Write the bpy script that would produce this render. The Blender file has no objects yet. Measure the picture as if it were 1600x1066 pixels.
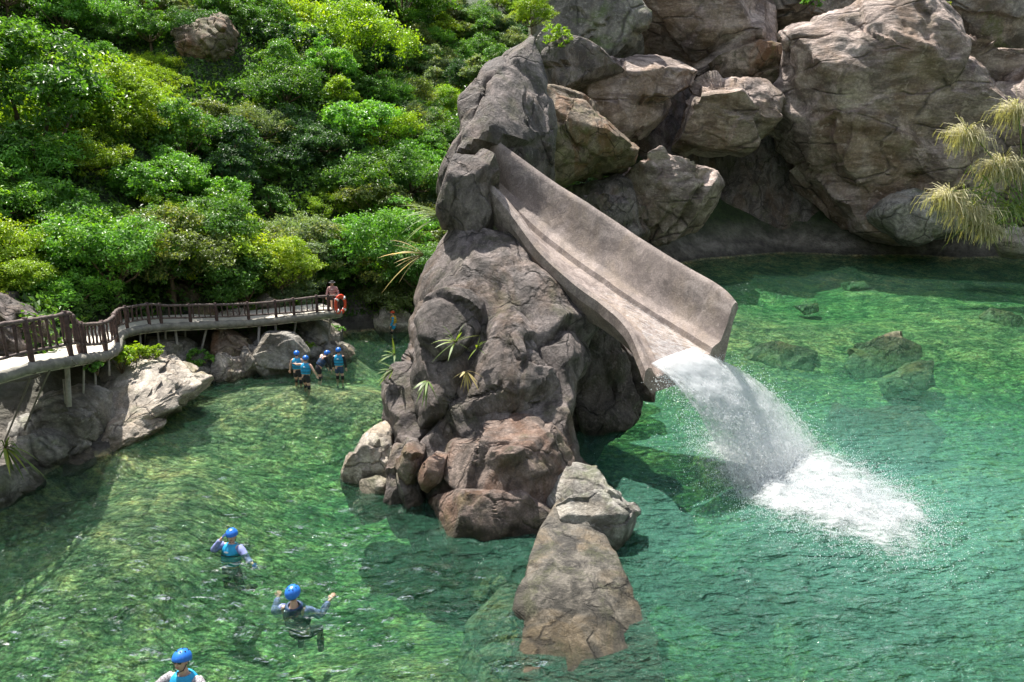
import bpy, math, random
import numpy as np
from mathutils import Vector, Matrix

random.seed(7)
R = math.radians
scene = bpy.context.scene
col = scene.collection
# ------------------------------------------------------------------ camera, sky, sun, exposure
F = 1200.0; CH = 8.5; PITCH = math.atan(323 / F)
SP, CP = math.sin(PITCH), math.cos(PITCH)
cam_d = bpy.data.cameras.new('camera'); cam = bpy.data.objects.new('camera', cam_d); col.objects.link(cam)
cam.location = (0, 0, CH); cam.rotation_euler = (math.pi / 2 - PITCH, 0, 0)
cam_d.sensor_width = 36; cam_d.lens = 36 * F / 1600; cam_d.clip_end = 2000; cam_d.clip_start = 0.1
scene.camera = cam
SUN_EL, SUN_AZ = 61.0, -30.0        # azimuth measured from +Y, negative to the left
world = bpy.data.worlds.new("World"); scene.world = world; world.use_nodes = True
wn = world.node_tree
sky = wn.nodes.new('ShaderNodeTexSky'); sky.sky_type = 'NISHITA'; sky.sun_disc = False
sky.sun_elevation = R(SUN_EL); sky.sun_rotation = R(SUN_AZ); sky.dust_density = 2.0; sky.air_density = 1.0
tcw = wn.nodes.new('ShaderNodeTexCoord'); cn_ = wn.nodes.new('ShaderNodeTexNoise'); cn_.inputs['Scale'].default_value = 2.6; cn_.inputs['Detail'].default_value = 7
wn.links.new(tcw.outputs['Generated'], cn_.inputs['Vector'])
cr_ = wn.nodes.new('ShaderNodeValToRGB'); cr_.color_ramp.elements[0].position = 0.50; cr_.color_ramp.elements[1].position = 0.62; wn.links.new(cn_.outputs['Fac'], cr_.inputs[0])
cm_ = wn.nodes.new('ShaderNodeMix'); cm_.data_type = 'RGBA'; cm_.inputs['B'].default_value = (9.0, 9.2, 9.5, 1)
wn.links.new(cr_.outputs[0], cm_.inputs['Factor']); wn.links.new(sky.outputs[0], cm_.inputs['A'])
wn.links.new(cm_.outputs['Result'], wn.nodes['Background'].inputs[0])
wn.nodes['Background'].inputs[1].default_value = 0.085
sd_ = bpy.data.lights.new('sun', 'SUN'); sun = bpy.data.objects.new('sun', sd_); col.objects.link(sun)
sd_.energy = 5.0; sd_.angle = R(0.53); sd_.color = (1.0, 0.95, 0.87)
tosun = Vector((math.sin(R(SUN_AZ)) * math.cos(R(SUN_EL)), math.cos(R(SUN_AZ)) * math.cos(R(SUN_EL)), math.sin(R(SUN_EL))))
sun.rotation_euler = tosun.to_track_quat('Z', 'Y').to_euler(); sun.location = (-20, 10, 60)
scene.view_settings.view_transform = 'Standard'; scene.view_settings.look = 'None'
scene.view_settings.gamma = 1.0; scene.view_settings.exposure = 1.25
scene.cycles.transparent_max_bounces = 24; scene.cycles.max_bounces = 8

# ------------------------------------------------------------------ helpers
def P(px, py, zc):
    """point seen at photo pixel (px,py), zc metres along the camera axis"""
    v = (533 - py) / F
    return Vector(((px - 800) / F * zc, zc * CP + v * zc * SP, CH - zc * SP + v * zc * CP))
def ZW(py, z=0.0):
    return (CH - z) / (SP - (533 - py) / F * CP)
def W(px, py, z=0.0):
    return P(px, py, ZW(py, z))
def proj(p):
    zc = p[1] * CP - (p[2] - CH) * SP; yc = p[1] * SP + (p[2] - CH) * CP
    return 800 + F * p[0] / zc, 533 - F * yc / zc, zc

def hash3(ix, iy, iz, s):
    h = (ix.astype(np.int64) * 374761393 + iy.astype(np.int64) * 668265263 + iz.astype(np.int64) * 2147483647 + s * 974634777) & 0xffffffff
    h = ((h ^ (h >> 13)) * 1274126177) & 0xffffffff
    return ((h ^ (h >> 16)) & 0xffff) / 65535.0
def vn(p, s=0):
    i = np.floor(p).astype(np.int64); f = p - i; f = f * f * (3 - 2 * f); o = 0
    for dx in (0, 1):
        for dy in (0, 1):
            for dz in (0, 1):
                w = (f[:, 0] if dx else 1 - f[:, 0]) * (f[:, 1] if dy else 1 - f[:, 1]) * (f[:, 2] if dz else 1 - f[:, 2])
                o = o + w * hash3(i[:, 0] + dx, i[:, 1] + dy, i[:, 2] + dz, s)
    return o * 2 - 1
def fbm(p, s=0, o=4):
    r = 0; a = 0.5
    for k in range(o):
        r = r + a * vn(p * 2 ** k + 17.3 * k, s + k); a *= 0.5
    return r
def voro(p, pts):
    f1 = np.full(len(p), 1e9); f2 = f1.copy()
    for q in pts:
        d = np.linalg.norm(p - q, axis=1)
        m = d < f1; f2 = np.where(m, f1, np.minimum(f2, d)); f1 = np.where(m, d, f1)
    return f1, f2

def mesh_np(name, v, quads=None, tris=None, mat=None, smooth=False):
    me = bpy.data.meshes.new(name)
    v = np.asarray(v, dtype=np.float32); loops = []; starts = []; tot = 0
    if quads is not None and len(quads):
        q = np.asarray(quads, dtype=np.int32); loops.append(q.ravel()); starts.append(np.arange(len(q)) * 4); tot = len(q) * 4
    if tris is not None and len(tris):
        t = np.asarray(tris, dtype=np.int32); loops.append(t.ravel()); starts.append(tot + np.arange(len(t)) * 3)
    lp = np.concatenate(loops).astype(np.int32); st = np.concatenate(starts).astype(np.int32)
    me.vertices.add(len(v)); me.vertices.foreach_set('co', v.ravel())
    me.loops.add(len(lp)); me.loops.foreach_set('vertex_index', lp)
    me.polygons.add(len(st)); me.polygons.foreach_set('loop_start', st)
    me.polygons.foreach_set('use_smooth', np.full(len(st), smooth))
    me.update(calc_edges=True)
    if mat: me.materials.append(mat)
    return me
def link(name, me, parent=None, loc=None, **props):
    o = bpy.data.objects.new(name, me); col.objects.link(o)
    if parent is not None: o.parent = parent
    if loc is not None: o.location = loc
    for k, v in props.items(): o[k] = v
    return o
def thing(name, label, cat, loc=(0, 0, 0), group=None):
    o = link(name, None, None, loc, label=label, category=cat)
    if group: o['group'] = group
    return o

_ico = {}
def ico(n):
    if n not in _ico:
        import bmesh
        bm = bmesh.new(); bmesh.ops.create_icosphere(bm, subdivisions=n, radius=1)
        _ico[n] = (np.array([v.co[:] for v in bm.verts]), np.array([[v.index for v in f.verts] for f in bm.faces]))
        bm.free()
    return _ico[n]
def catmull(pts, n):
    pts = [np.array(p, float) for p in pts]; out = []
    for i in range(len(pts) - 1):
        a = pts[max(i - 1, 0)]; b = pts[i]; c = pts[i + 1]; d = pts[min(i + 2, len(pts) - 1)]
        for k in range(n):
            t = k / n
            out.append(0.5 * ((2 * b) + (c - a) * t + (2 * a - 5 * b + 4 * c - d) * t * t + (3 * b - a - 3 * c + d) * t ** 3))
    out.append(pts[-1]); return np.array(out)
def tube_arrays(pts, rad, seg=8, jitter=0, rs=None, cap=True):
    pts = np.asarray(pts, float); n = len(pts)
    rad = np.full(n, rad) if np.isscalar(rad) else np.asarray(rad, float)
    V = []; up = np.array([0.13, 0.21, 0.97])
    for i in range(n):
        t = pts[min(i + 1, n - 1)] - pts[max(i - 1, 0)]; t = t / (np.linalg.norm(t) + 1e-9)
        a = np.cross(t, up if abs(t @ up) < 0.9 else np.array([1., 0, 0])); a /= np.linalg.norm(a); b = np.cross(t, a)
        for k in range(seg):
            an = 2 * math.pi * k / seg; r = rad[i] * (1 + (rs.uniform(-jitter, jitter) if rs is not None and jitter else 0))
            V.append(pts[i] + (a * math.cos(an) + b * math.sin(an)) * r)
    Q = [(i * seg + k, i * seg + (k + 1) % seg, (i + 1) * seg + (k + 1) % seg, (i + 1) * seg + k) for i in range(n - 1) for k in range(seg)]
    T = []
    if cap:
        V.append(pts[0]); V.append(pts[-1]); c0 = len(V) - 2; c1 = len(V) - 1
        for k in range(seg):
            T.append((c0, (k + 1) % seg, k)); T.append((c1, (n - 1) * seg + k, (n - 1) * seg + (k + 1) % seg))
    return V, Q, T
class MB:
    def __init__(s): s.v = []; s.q = []; s.t = []
    def add(s, V, Q=(), T=()):
        o = len(s.v); s.v += [tuple(x) for x in V]
        s.q += [tuple(i + o for i in f) for f in Q]; s.t += [tuple(i + o for i in f) for f in T]
    def tube(s, pts, rad, seg=8, **k): s.add(*tube_arrays(pts, rad, seg, **k)); return s
    def me(s, name, mat, smooth=True): return mesh_np(name, s.v, s.q, s.t, mat, smooth)

# ------------------------------------------------------------------ materials
def newmat(name):
    m = bpy.data.materials.new(name); m.use_nodes = True
    nt = m.node_tree; nt.nodes.clear(); out = nt.nodes.new('ShaderNodeOutputMaterial')
    return m, nt, out
def N(nt, t, **k):
    n = nt.nodes.new(t)
    for a, b in k.items():
        if a.startswith('i_'):
            key = a[2:]; n.inputs[int(key) if key.isdigit() else key].default_value = b
        else: setattr(n, a, b)
    return n
def ramp(nt, src, stops):
    r = N(nt, 'ShaderNodeValToRGB'); cr = r.color_ramp
    while len(cr.elements) < len(stops): cr.elements.new(0.5)
    for e, (p, c) in zip(cr.elements, stops):
        e.position = p; e.color = (c, c, c, 1) if not hasattr(c, '__len__') else (*c, 1)
    nt.links.new(src, r.inputs[0]); return r.outputs[0]
def mix(nt, fac, a, b, mode='MIX'):
    m = N(nt, 'ShaderNodeMix', data_type='RGBA', blend_type=mode)
    for s, x in ((m.inputs['Factor'], fac), (m.inputs['A'], a), (m.inputs['B'], b)):
        if hasattr(x, 'links'): nt.links.new(x, s)
        elif hasattr(x, '__len__'): s.default_value = (*x[:3], 1)
        else: s.default_value = x
    return m.outputs['Result']
def mth(nt, op, a, b=None, c=None):
    m = N(nt, 'ShaderNodeMath', operation=op)
    for i, x in enumerate((a, b, c)):
        if x is None: continue
        if hasattr(x, 'links'): nt.links.new(x, m.inputs[i])
        else: m.inputs[i].default_value = x
    return m.outputs[0]
def noise(nt, co, scale, detail=6, rough=0.6, dist=0.0):
    n = N(nt, 'ShaderNodeTexNoise'); n.inputs['Scale'].default_value = scale; n.inputs['Detail'].default_value = detail
    n.inputs['Roughness'].default_value = rough; n.inputs['Distortion'].default_value = dist
    if co is not None: nt.links.new(co, n.inputs['Vector'])
    return n.outputs['Fac']
def mapping(nt, co, scale=(1, 1, 1), rot=(0, 0, 0)):
    m = N(nt, 'ShaderNodeMapping'); m.inputs['Scale'].default_value = scale; m.inputs['Rotation'].default_value = rot
    nt.links.new(co, m.inputs['Vector']); return m.outputs[0]

def rockmat(name, light, mid, dark, stain=(0.14, 0.075, 0.03), stain_amt=0.5, moss=(0.07, 0.08, 0.02), moss_amt=0.3,
            scale=1.0, strata=(1, 1, 1), rot=(0, 0, 0), bump=0.5, crack=0.7):
    m, nt, out = newmat(name); L = nt.links.new
    tc = N(nt, 'ShaderNodeNewGeometry'); co = tc.outputs['Position']
    st = mapping(nt, co, strata, rot)
    big = noise(nt, st, 0.35 * scale, 6, 0.65, 0.6)
    c = mix(nt, ramp(nt, big, [(0.36, 0), (0.62, 1)]), mid, light)
    med = noise(nt, st, 1.4 * scale, 8, 0.7, 0.8)
    c = mix(nt, ramp(nt, med, [(0.42, 0.85), (0.60, 0)]), c, dark)
    sn = noise(nt, mapping(nt, co, (1, 1, 0.45)), 0.55 * scale, 5, 0.6, 1.0)
    c = mix(nt, mth(nt, 'MULTIPLY', ramp(nt, sn, [(0.50, 0), (0.64, 1)]), stain_amt), c, stain)
    mo = noise(nt, co, 0.8 * scale, 7, 0.7, 0.3)
    c = mix(nt, mth(nt, 'MULTIPLY', ramp(nt, mo, [(0.52, 0), (0.62, 1)]), moss_amt), c, moss)
    fine = noise(nt, co, 14 * scale, 6, 0.75)
    c = mix(nt, 0.55, c, ramp(nt, fine, [(0.3, 0.25), (0.5, 0.5), (0.68, 0.95)]), 'OVERLAY')
    # lichen flecks
    li = noise(nt, co, 5 * scale, 3, 0.6)
    c = mix(nt, mth(nt, 'MULTIPLY', ramp(nt, li, [(0.62, 0), (0.68, 1)]), 0.35), c, tuple(min(1, x * 1.35) for x in light))
    warp = N(nt, 'ShaderNodeMix', data_type='VECTOR'); 
    wn_ = N(nt, 'ShaderNodeTexNoise'); wn_.inputs['Scale'].default_value = 1.1 * scale; wn_.inputs['Detail'].default_value = 5
    L(co, wn_.inputs['Vector']); warp.inputs['Factor'].default_value = 0.45; L(st, warp.inputs['A']); L(wn_.outputs['Color'], warp.inputs['B'])
    vo = N(nt, 'ShaderNodeTexVoronoi', feature='DISTANCE_TO_EDGE'); vo.inputs['Scale'].default_value = 1.1 * scale
    L(warp.outputs['Result'] if 'Result' in warp.outputs else warp.outputs[1], vo.inputs['Vector'])
    # vector mix result socket
    for o_ in warp.outputs:
        if o_.enabled and o_.type == 'VECTOR': L(o_, vo.inputs['Vector'])
    ck = ramp(nt, vo.outputs['Distance'], [(0.0, 1), (0.035, 0)])
    gate = ramp(nt, noise(nt, co, 0.9 * scale, 2), [(0.42, 0), (0.55, 1)])
    ck = mth(nt, 'MULTIPLY', ck, gate)
    c = mix(nt, mth(nt, 'MULTIPLY', ck, crack), c, tuple(x * 0.25 for x in dark))
    sz = N(nt, 'ShaderNodeSeparateXYZ'); L(co, sz.inputs[0])
    wz = mth(nt, 'ADD', sz.outputs[2], mth(nt, 'MULTIPLY', mth(nt, 'SUBTRACT', med, 0.5), 0.9))
    wet = ramp(nt, wz, [(0.10, 1), (0.34, 0)])
    wet = mth(nt, 'MULTIPLY', wet, ramp(nt, mth(nt, 'ADD', sz.outputs[2], 1.0), [(0.35, 0.25), (0.7, 1)]))
    c = mix(nt, mth(nt, 'MULTIPLY', wet, 0.85), c, mix(nt, 1.0, c, (0.30, 0.29, 0.22), 'MULTIPLY'))
    bs = N(nt, 'ShaderNodeBsdfPrincipled'); L(c, bs.inputs['Base Color'])
    L(ramp(nt, med, [(0.3, 0.55), (0.7, 0.95)]), bs.inputs['Roughness']); bs.inputs['Specular IOR Level'].default_value = 0.35
    h = mth(nt, 'ADD', mth(nt, 'MULTIPLY', noise(nt, st, 3.2 * scale, 10, 0.72, 0.4), 1.0), mth(nt, 'MULTIPLY', ck, -0.35))
    h = mth(nt, 'ADD', h, mth(nt, 'MULTIPLY', noise(nt, co, 22 * scale, 5, 0.7), 0.10))
    b = N(nt, 'ShaderNodeBump'); b.inputs['Strength'].default_value = bump; b.inputs['Distance'].default_value = 0.28 / scale
    L(h, b.inputs['Height']); L(b.outputs[0], bs.inputs['Normal']); L(bs.outputs[0], out.inputs[0])
    return m
M = {}
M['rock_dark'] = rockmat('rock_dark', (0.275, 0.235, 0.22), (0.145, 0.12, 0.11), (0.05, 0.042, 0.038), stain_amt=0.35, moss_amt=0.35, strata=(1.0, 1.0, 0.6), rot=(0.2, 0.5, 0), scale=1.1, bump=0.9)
M['rock_brown'] = rockmat('rock_brown', (0.34, 0.27, 0.20), (0.19, 0.14, 0.10), (0.075, 0.055, 0.035), stain=(0.19, 0.08, 0.03), stain_amt=0.6, moss=(0.11, 0.12, 0.03), moss_amt=0.5, scale=1.1, bump=0.8)
M['rock_ledge'] = rockmat('rock_ledge', (0.20, 0.18, 0.15), (0.11, 0.10, 0.085), (0.035, 0.033, 0.03), stain=(0.30, 0.22, 0.13), stain_amt=0.45, moss=(0.07, 0.08, 0.03), moss_amt=0.5, scale=1.3, bump=0.8)
M['rock_foot'] = rockmat('rock_foot', (0.30, 0.235, 0.20), (0.17, 0.125, 0.105), (0.065, 0.05, 0.042), stain=(0.17, 0.075, 0.035), stain_amt=0.55, moss=(0.10, 0.10, 0.03), moss_amt=0.4, scale=1.1, bump=0.9)
M['rock_pink'] = rockmat('rock_pink', (0.62, 0.51, 0.45), (0.42, 0.33, 0.285), (0.13, 0.095, 0.08), stain=(0.2, 0.11, 0.04), stain_amt=0.45, moss=(0.10, 0.09, 0.03), moss_amt=0.35, scale=0.45, strata=(0.6, 1, 1.5), rot=(0, 0.35, 0), bump=0.9)
M['rock_pale'] = rockmat('rock_pale', (0.54, 0.48, 0.41), (0.36, 0.32, 0.27), (0.15, 0.13, 0.11), stain=(0.3, 0.2, 0.1), stain_amt=0.3, moss=(0.14, 0.16, 0.05), moss_amt=0.3, scale=1.4, strata=(1, 0.35, 1.4), rot=(0, 0.3, 0.5), bump=0.7)
M['rock_grey'] = rockmat('rock_grey', (0.44, 0.42, 0.38), (0.27, 0.25, 0.22), (0.09, 0.085, 0.075), stain=(0.2, 0.13, 0.05), stain_amt=0.25, moss=(0.10, 0.13, 0.04), moss_amt=0.45, scale=0.8, bump=0.8)
M['rock_cliff'] = rockmat('rock_cliff', (0.50, 0.46, 0.40), (0.30, 0.27, 0.23), (0.10, 0.09, 0.08), stain=(0.22, 0.14, 0.05), stain_amt=0.3, moss=(0.12, 0.17, 0.04), moss_amt=0.7, scale=0.45, bump=0.9)
M['rock_wet'] = rockmat('rock_wet', (0.34, 0.34, 0.22), (0.24, 0.24, 0.15), (0.07, 0.08, 0.05), stain=(0.42, 0.28, 0.08), stain_amt=0.5, moss=(0.15, 0.18, 0.05), moss_amt=0.5, scale=1.2, bump=0.6)
M['concrete'] = rockmat('concrete', (0.34, 0.285, 0.26), (0.23, 0.185, 0.165), (0.14, 0.112, 0.10), stain=(0.36, 0.27, 0.17), stain_amt=0.18, moss=(0.2, 0.17, 0.12), moss_amt=0.2, scale=1.6, strata=(1, 1, 1), bump=0.09, crack=0.0)

def plain(name, c, rough=0.6, var=0.25, scale=8, bump=0.0, spec=0.4, dark=None):
    m, nt, out = newmat(name); L = nt.links.new
    g = N(nt, 'ShaderNodeNewGeometry'); n = noise(nt, g.outputs['Position'], scale, 6, 0.65)
    cc = mix(nt, ramp(nt, n, [(0.3, 0), (0.7, 1)]), tuple(x * (1 - var) for x in (dark or c)), tuple(min(1, x * (1 + var)) for x in c))
    bs = N(nt, 'ShaderNodeBsdfPrincipled'); L(cc, bs.inputs['Base Color']); bs.inputs['Roughness'].default_value = rough
    bs.inputs['Specular IOR Level'].default_value = spec
    if bump:
        b = N(nt, 'ShaderNodeBump'); b.inputs['Strength'].default_value = bump; b.inputs['Distance'].default_value = 0.05
        L(n, b.inputs['Height']); L(b.outputs[0], bs.inputs['Normal'])
    L(bs.outputs[0], out.inputs[0]); return m
M['wood'] = plain('rail_timber', (0.085, 0.05, 0.045), 0.7, 0.35, 9, 0.6, dark=(0.05, 0.025, 0.025))
M['wood_grey'] = plain('rail_timber_weathered', (0.13, 0.10, 0.09), 0.8, 0.4, 7, 0.7, dark=(0.09, 0.06, 0.055))
M['deck'] = plain('deck_concrete', (0.50, 0.46, 0.39), 0.85, 0.2, 2.5, 0.3)
M['deck_edge'] = plain('deck_rim', (0.20, 0.19, 0.16), 0.85, 0.4, 5, 0.8)
M['pole'] = plain('support_steel', (0.30, 0.28, 0.26), 0.7, 0.3, 6, 0.2)
M['cable'] = plain('rope', (0.15, 0.14, 0.12), 0.8)
M['bark'] = plain('bark', (0.14, 0.10, 0.065), 0.9, 0.4, 6, 0.8)
M['skin'] = plain('skin', (0.58, 0.36, 0.27), 0.5, 0.06, 20)
M['hair'] = plain('hair', (0.02, 0.016, 0.014), 0.5)
M['blue'] = plain('vest_blue', (0.015, 0.30, 0.55), 0.55, 0.15, 12, 0.2)
M['navy'] = plain('vest_navy', (0.02, 0.05, 0.11), 0.6, 0.3, 10)
M['helmet'] = plain('helmet_shell', (0.02, 0.16, 0.62), 0.3, 0.1, 20, spec=0.6)
M['black'] = plain('black_cloth', (0.018, 0.018, 0.022), 0.7, 0.3, 15)
M['sleeve'] = plain('patterned_sleeve', (0.30, 0.28, 0.30), 0.8, 0.85, 40, dark=(0.10, 0.09, 0.10))
M['lilac'] = plain('lilac_sleeve', (0.20, 0.23, 0.45), 0.8, 0.3, 15)
M['shirt'] = plain('pink_shirt', (0.42, 0.24, 0.24), 0.8, 0.3, 10)
M['white'] = plain('white_print', (0.75, 0.75, 0.75), 0.6, 0.05)
M['red'] = plain('ring_red', (0.70, 0.06, 0.02), 0.45, 0.1, 4)
M['yellow'] = plain('yellow_cloth', (0.7, 0.42, 0.03), 0.6, 0.1)
M['lens'] = plain('dark_lens', (0.05, 0.03, 0.03), 0.15, 0.1, spec=0.8)
M['lips'] = plain('lips', (0.42, 0.13, 0.12), 0.5, 0.05)
M['glove'] = plain('blue_glove', (0.03, 0.10, 0.30), 0.6, 0.2)

def leafmat(name, trans=0.35, rough=0.45, fixed=None, spread=0.5, warmk=(1.7, 1.25, 0.45)):
    m, nt, out = newmat(name); L = nt.links.new
    g = N(nt, 'ShaderNodeNewGeometry')
    if fixed: base = fixed
    else: base = N(nt, 'ShaderNodeObjectInfo').outputs['Color']
    rnd = g.outputs['Random Per Island']
    c = mix(nt, ramp(nt, rnd, [(0.0, 1.0 - spread), (0.55, 0.95), (1.0, 1.0)]), (0, 0, 0), base)
    patch = noise(nt, g.outputs['Position'], 0.8, 3, 0.5)
    warm = mix(nt, 1.0, base, warmk, 'MULTIPLY')
    c = mix(nt, mth(nt, 'MULTIPLY', ramp(nt, patch, [(0.5, 0), (0.64, 1)]), ramp(nt, rnd, [(0.3, 0), (0.8, 1)])), c, warm)
    bs = N(nt, 'ShaderNodeBsdfPrincipled'); L(c, bs.inputs['Base Color']); bs.inputs['Roughness'].default_value = rough
    bs.inputs['Specular IOR Level'].default_value = 0.5
    tr = N(nt, 'ShaderNodeBsdfTranslucent'); L(mix(nt, 1.0, c, (1.6, 1.7, 0.5), 'MULTIPLY'), tr.inputs[0])
    ms = N(nt, 'ShaderNodeMixShader'); ms.inputs[0].default_value = trans
    L(bs.outputs[0], ms.inputs[1]); L(tr.outputs[0], ms.inputs[2]); L(ms.outputs[0], out.inputs[0]); return m
M['leaf'] = leafmat('leaf')
M['blade'] = leafmat('blade', fixed=(0.16, 0.24, 0.06), trans=0.3)
M['plume'] = leafmat('plume', fixed=(0.50, 0.46, 0.29), trans=0.2, rough=0.8, spread=0.3, warmk=(1.1, 1.1, 0.9))
M['dry'] = leafmat('dry_blade', fixed=(0.40, 0.32, 0.12), trans=0.2)

# ------------------------------------------------------------------ ground and water
shore_l = [W(-260, 830), W(-120, 830), W(0, 795), W(50, 757), W(110, 712), W(165, 712), W(205, 692), W(250, 650), W(290, 602), W(318, 584),
           W(400, 579), W(455, 573), W(500, 562), W(550, 554), W(536, 541), W(524, 529), W(540, 521), W(590, 517), W(640, 516)]
shore_r = [W(720, 512), W(800, 490), W(900, 455), W(1000, 424), W(1100, 405), W(1230, 395), W(1330, 400), W(1440, 400), W(1500, 404), W(1560, 402), W(1640, 398), W(1800, 392)]
river = [(-14, -6), (-13, 2)] + [(p.x, p.y) for p in shore_l] + [(p.x, p.y) for p in shore_r] + [(70, 30), (45, -6)]
river = np.array(river)
def sdist(x, y):
    """signed distance to the river outline, positive on land"""
    n = len(river); d = np.full(x.shape, 1e9); ins = np.zeros(x.shape, bool)
    for i in range(n):
        ax, ay = river[i]; bx, by = river[(i + 1) % n]
        ex, ey = bx - ax, by - ay
        t = np.clip(((x - ax) * ex + (y - ay) * ey) / (ex * ex + ey * ey), 0, 1)
        d = np.minimum(d, np.hypot(x - ax - t * ex, y - ay - t * ey))
        c = ((ay > y) != (by > y))
        with np.errstate(divide='ignore', invalid='ignore'):
            xi = ax + (y - ay) * ex / (ey if ey != 0 else 1e-9)
        ins ^= c & (x < xi)
    return np.where(ins, -d, d)
def gauss(x, y, cx, cy, sx, sy): return np.exp(-((x - cx) / sx) ** 2 - ((y - cy) / sy) ** 2)
def ground_z(x, y):
    x = np.asarray(x, float); y = np.asarray(y, float); s = sdist(x, y)
    p = np.stack([x * 0.12, y * 0.12, x * 0], -1).reshape(-1, 3)
    lump = fbm(p, 3, 4).reshape(x.shape)
    lump2 = fbm(p * 6, 9, 4).reshape(x.shape)
    slope = np.where(x > 3, 0.85, 0.66)
    land = np.where(x < -3, 1.0, 1.7) * (1 - np.exp(-np.maximum(s, 0) / 1.1)) + np.maximum(s - 1.2, 0) * slope + lump * np.minimum(np.maximum(s, 0), 12) * 0.35 + lump2 * 0.25
    land = np.minimum(land, 70)
    dmax = 2.3 - 1.9 * gauss(x, y, -6.5, 25.5, 6.5, 2.6) - 1.3 * gauss(x, y, -9, 18, 2.6, 6) - 1.2 * gauss(x, y, -1, 11.5, 3.5, 2.2) \
        + 0.5 * gauss(x, y, 5, 19, 4, 3) - 1.3 * gauss(x, y, 18, 36, 16, 8) - 0.5 * gauss(x, y, 13, 19, 6, 5)
    dmax = np.maximum(dmax + lump * 0.9, 0.22)
    bed = -dmax * (1 - np.exp(-np.maximum(-s, 0) / np.where(x > 6, 9.0, 1.6))) + lump2 * 0.14
    return np.where(s > 0, land, np.minimum(bed, -0.03))
def axis(a, b, fa, fb, step, grow=1.25):
    xs = list(np.arange(fa, fb, step)); d = step; v = fb
    while v < b: xs.append(v); d *= grow; v += d
    xs.append(b); d = step; v = fa - step
    while v > a: xs.insert(0, v); d *= grow; v -= d
    xs.insert(0, a); return np.array(xs)
gx = axis(-420, 420, -26, 42, 0.3); gy = axis(-60, 460, 4, 62, 0.3)
X, Y = np.meshgrid(gx, gy); Z = ground_z(X, Y)
nx, ny = len(gx), len(gy)
idx = np.arange(nx * ny).reshape(ny, nx)
quads = np.stack([idx[:-1, :-1], idx[:-1, 1:], idx[1:, 1:], idx[1:, :-1]], -1).reshape(-1, 4)
m, nt, out = newmat('ground'); L = nt.links.new
g = N(nt, 'ShaderNodeNewGeometry'); co = g.outputs['Position']; sep = N(nt, 'ShaderNodeSeparateXYZ'); L(co, sep.inputs[0])
vo = N(nt, 'ShaderNodeTexVoronoi'); vo.inputs['Scale'].default_value = 4.2; vo.inputs['Randomness'].default_value = 1.0
wn2 = N(nt, 'ShaderNodeTexNoise'); wn2.inputs['Scale'].default_value = 2.2; L(co, wn2.inputs['Vector'])
vadd = N(nt, 'ShaderNodeVectorMath', operation='MULTIPLY_ADD'); L(wn2.outputs['Color'], vadd.inputs[0]); vadd.inputs[1].default_value = (0.8, 0.8, 0.3); L(co, vadd.inputs[2])
L(vadd.outputs[0], vo.inputs['Vector'])
bedc = ramp(nt, noise(nt, co, 0.8, 9, 0.75, 0.5), [(0.33, (0.04, 0.06, 0.03)), (0.44, (0.16, 0.19, 0.09)), (0.53, (0.34, 0.32, 0.15)), (0.61, (0.58, 0.42, 0.18)), (0.72, (0.70, 0.60, 0.40))])
sep2 = N(nt, 'ShaderNodeSeparateColor'); L(vo.outputs['Color'], sep2.inputs[0])
bedc = mix(nt, 0.38, bedc, ramp(nt, sep2.outputs[0], [(0, 0.12), (0.5, 0.5), (0.85, 0.75), (1, 1.0)]), 'OVERLAY')
bedc = mix(nt, ramp(nt, vo.outputs['Distance'], [(0.5, 0), (0.85, 0.55)]), bedc, (0.03, 0.05, 0.03))
bedc = mix(nt, 0.6, bedc, ramp(nt, noise(nt, co, 9, 6, 0.75), [(0.36, 0.0), (0.5, 0.5), (0.62, 1.0)]), 'OVERLAY')
landc = ramp(nt, noise(nt, co, 0.9, 8, 0.7), [(0.35, (0.05, 0.045, 0.038)), (0.5, (0.14, 0.125, 0.105)), (0.7, (0.32, 0.29, 0.25))])
soil = ramp(nt, noise(nt, co, 1.7, 8, 0.75), [(0.35, (0.012, 0.022, 0.008)), (0.6, (0.035, 0.06, 0.016)), (0.75, (0.09, 0.10, 0.03))])
landc = mix(nt, ramp(nt, mth(nt, 'ADD', sep.outputs[2], mth(nt, 'MULTIPLY', noise(nt, co, 1.2, 4), 0.8)), [(0.5, 0.75), (1.0, 0)]), landc, (0.022, 0.02, 0.016))  # low ground by the water painted darker, standing in for the cave shade
landc = mix(nt, ramp(nt, mth(nt, 'MULTIPLY', sep.outputs[2], 0.2), [(0.18, 0), (0.5, 1)]), landc, soil)
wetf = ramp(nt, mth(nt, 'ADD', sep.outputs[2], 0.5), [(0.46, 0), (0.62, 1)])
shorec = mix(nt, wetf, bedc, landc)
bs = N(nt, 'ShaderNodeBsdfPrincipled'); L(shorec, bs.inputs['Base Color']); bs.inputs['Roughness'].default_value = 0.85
b = N(nt, 'ShaderNodeBump'); b.inputs['Strength'].default_value = 0.8; b.inputs['Distance'].default_value = 0.3
L(mth(nt, 'ADD', noise(nt, co, 3, 9, 0.7), mth(nt, 'MULTIPLY', vo.outputs['Distance'], -0.4)), b.inputs['Height']); L(b.outputs[0], bs.inputs['Normal'])
L(bs.outputs[0], out.inputs[0]); M['ground'] = m
link('ground', mesh_np('ground', np.stack([X, Y, Z], -1).reshape(-1, 3), quads, None, m, True), kind='structure')

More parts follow.
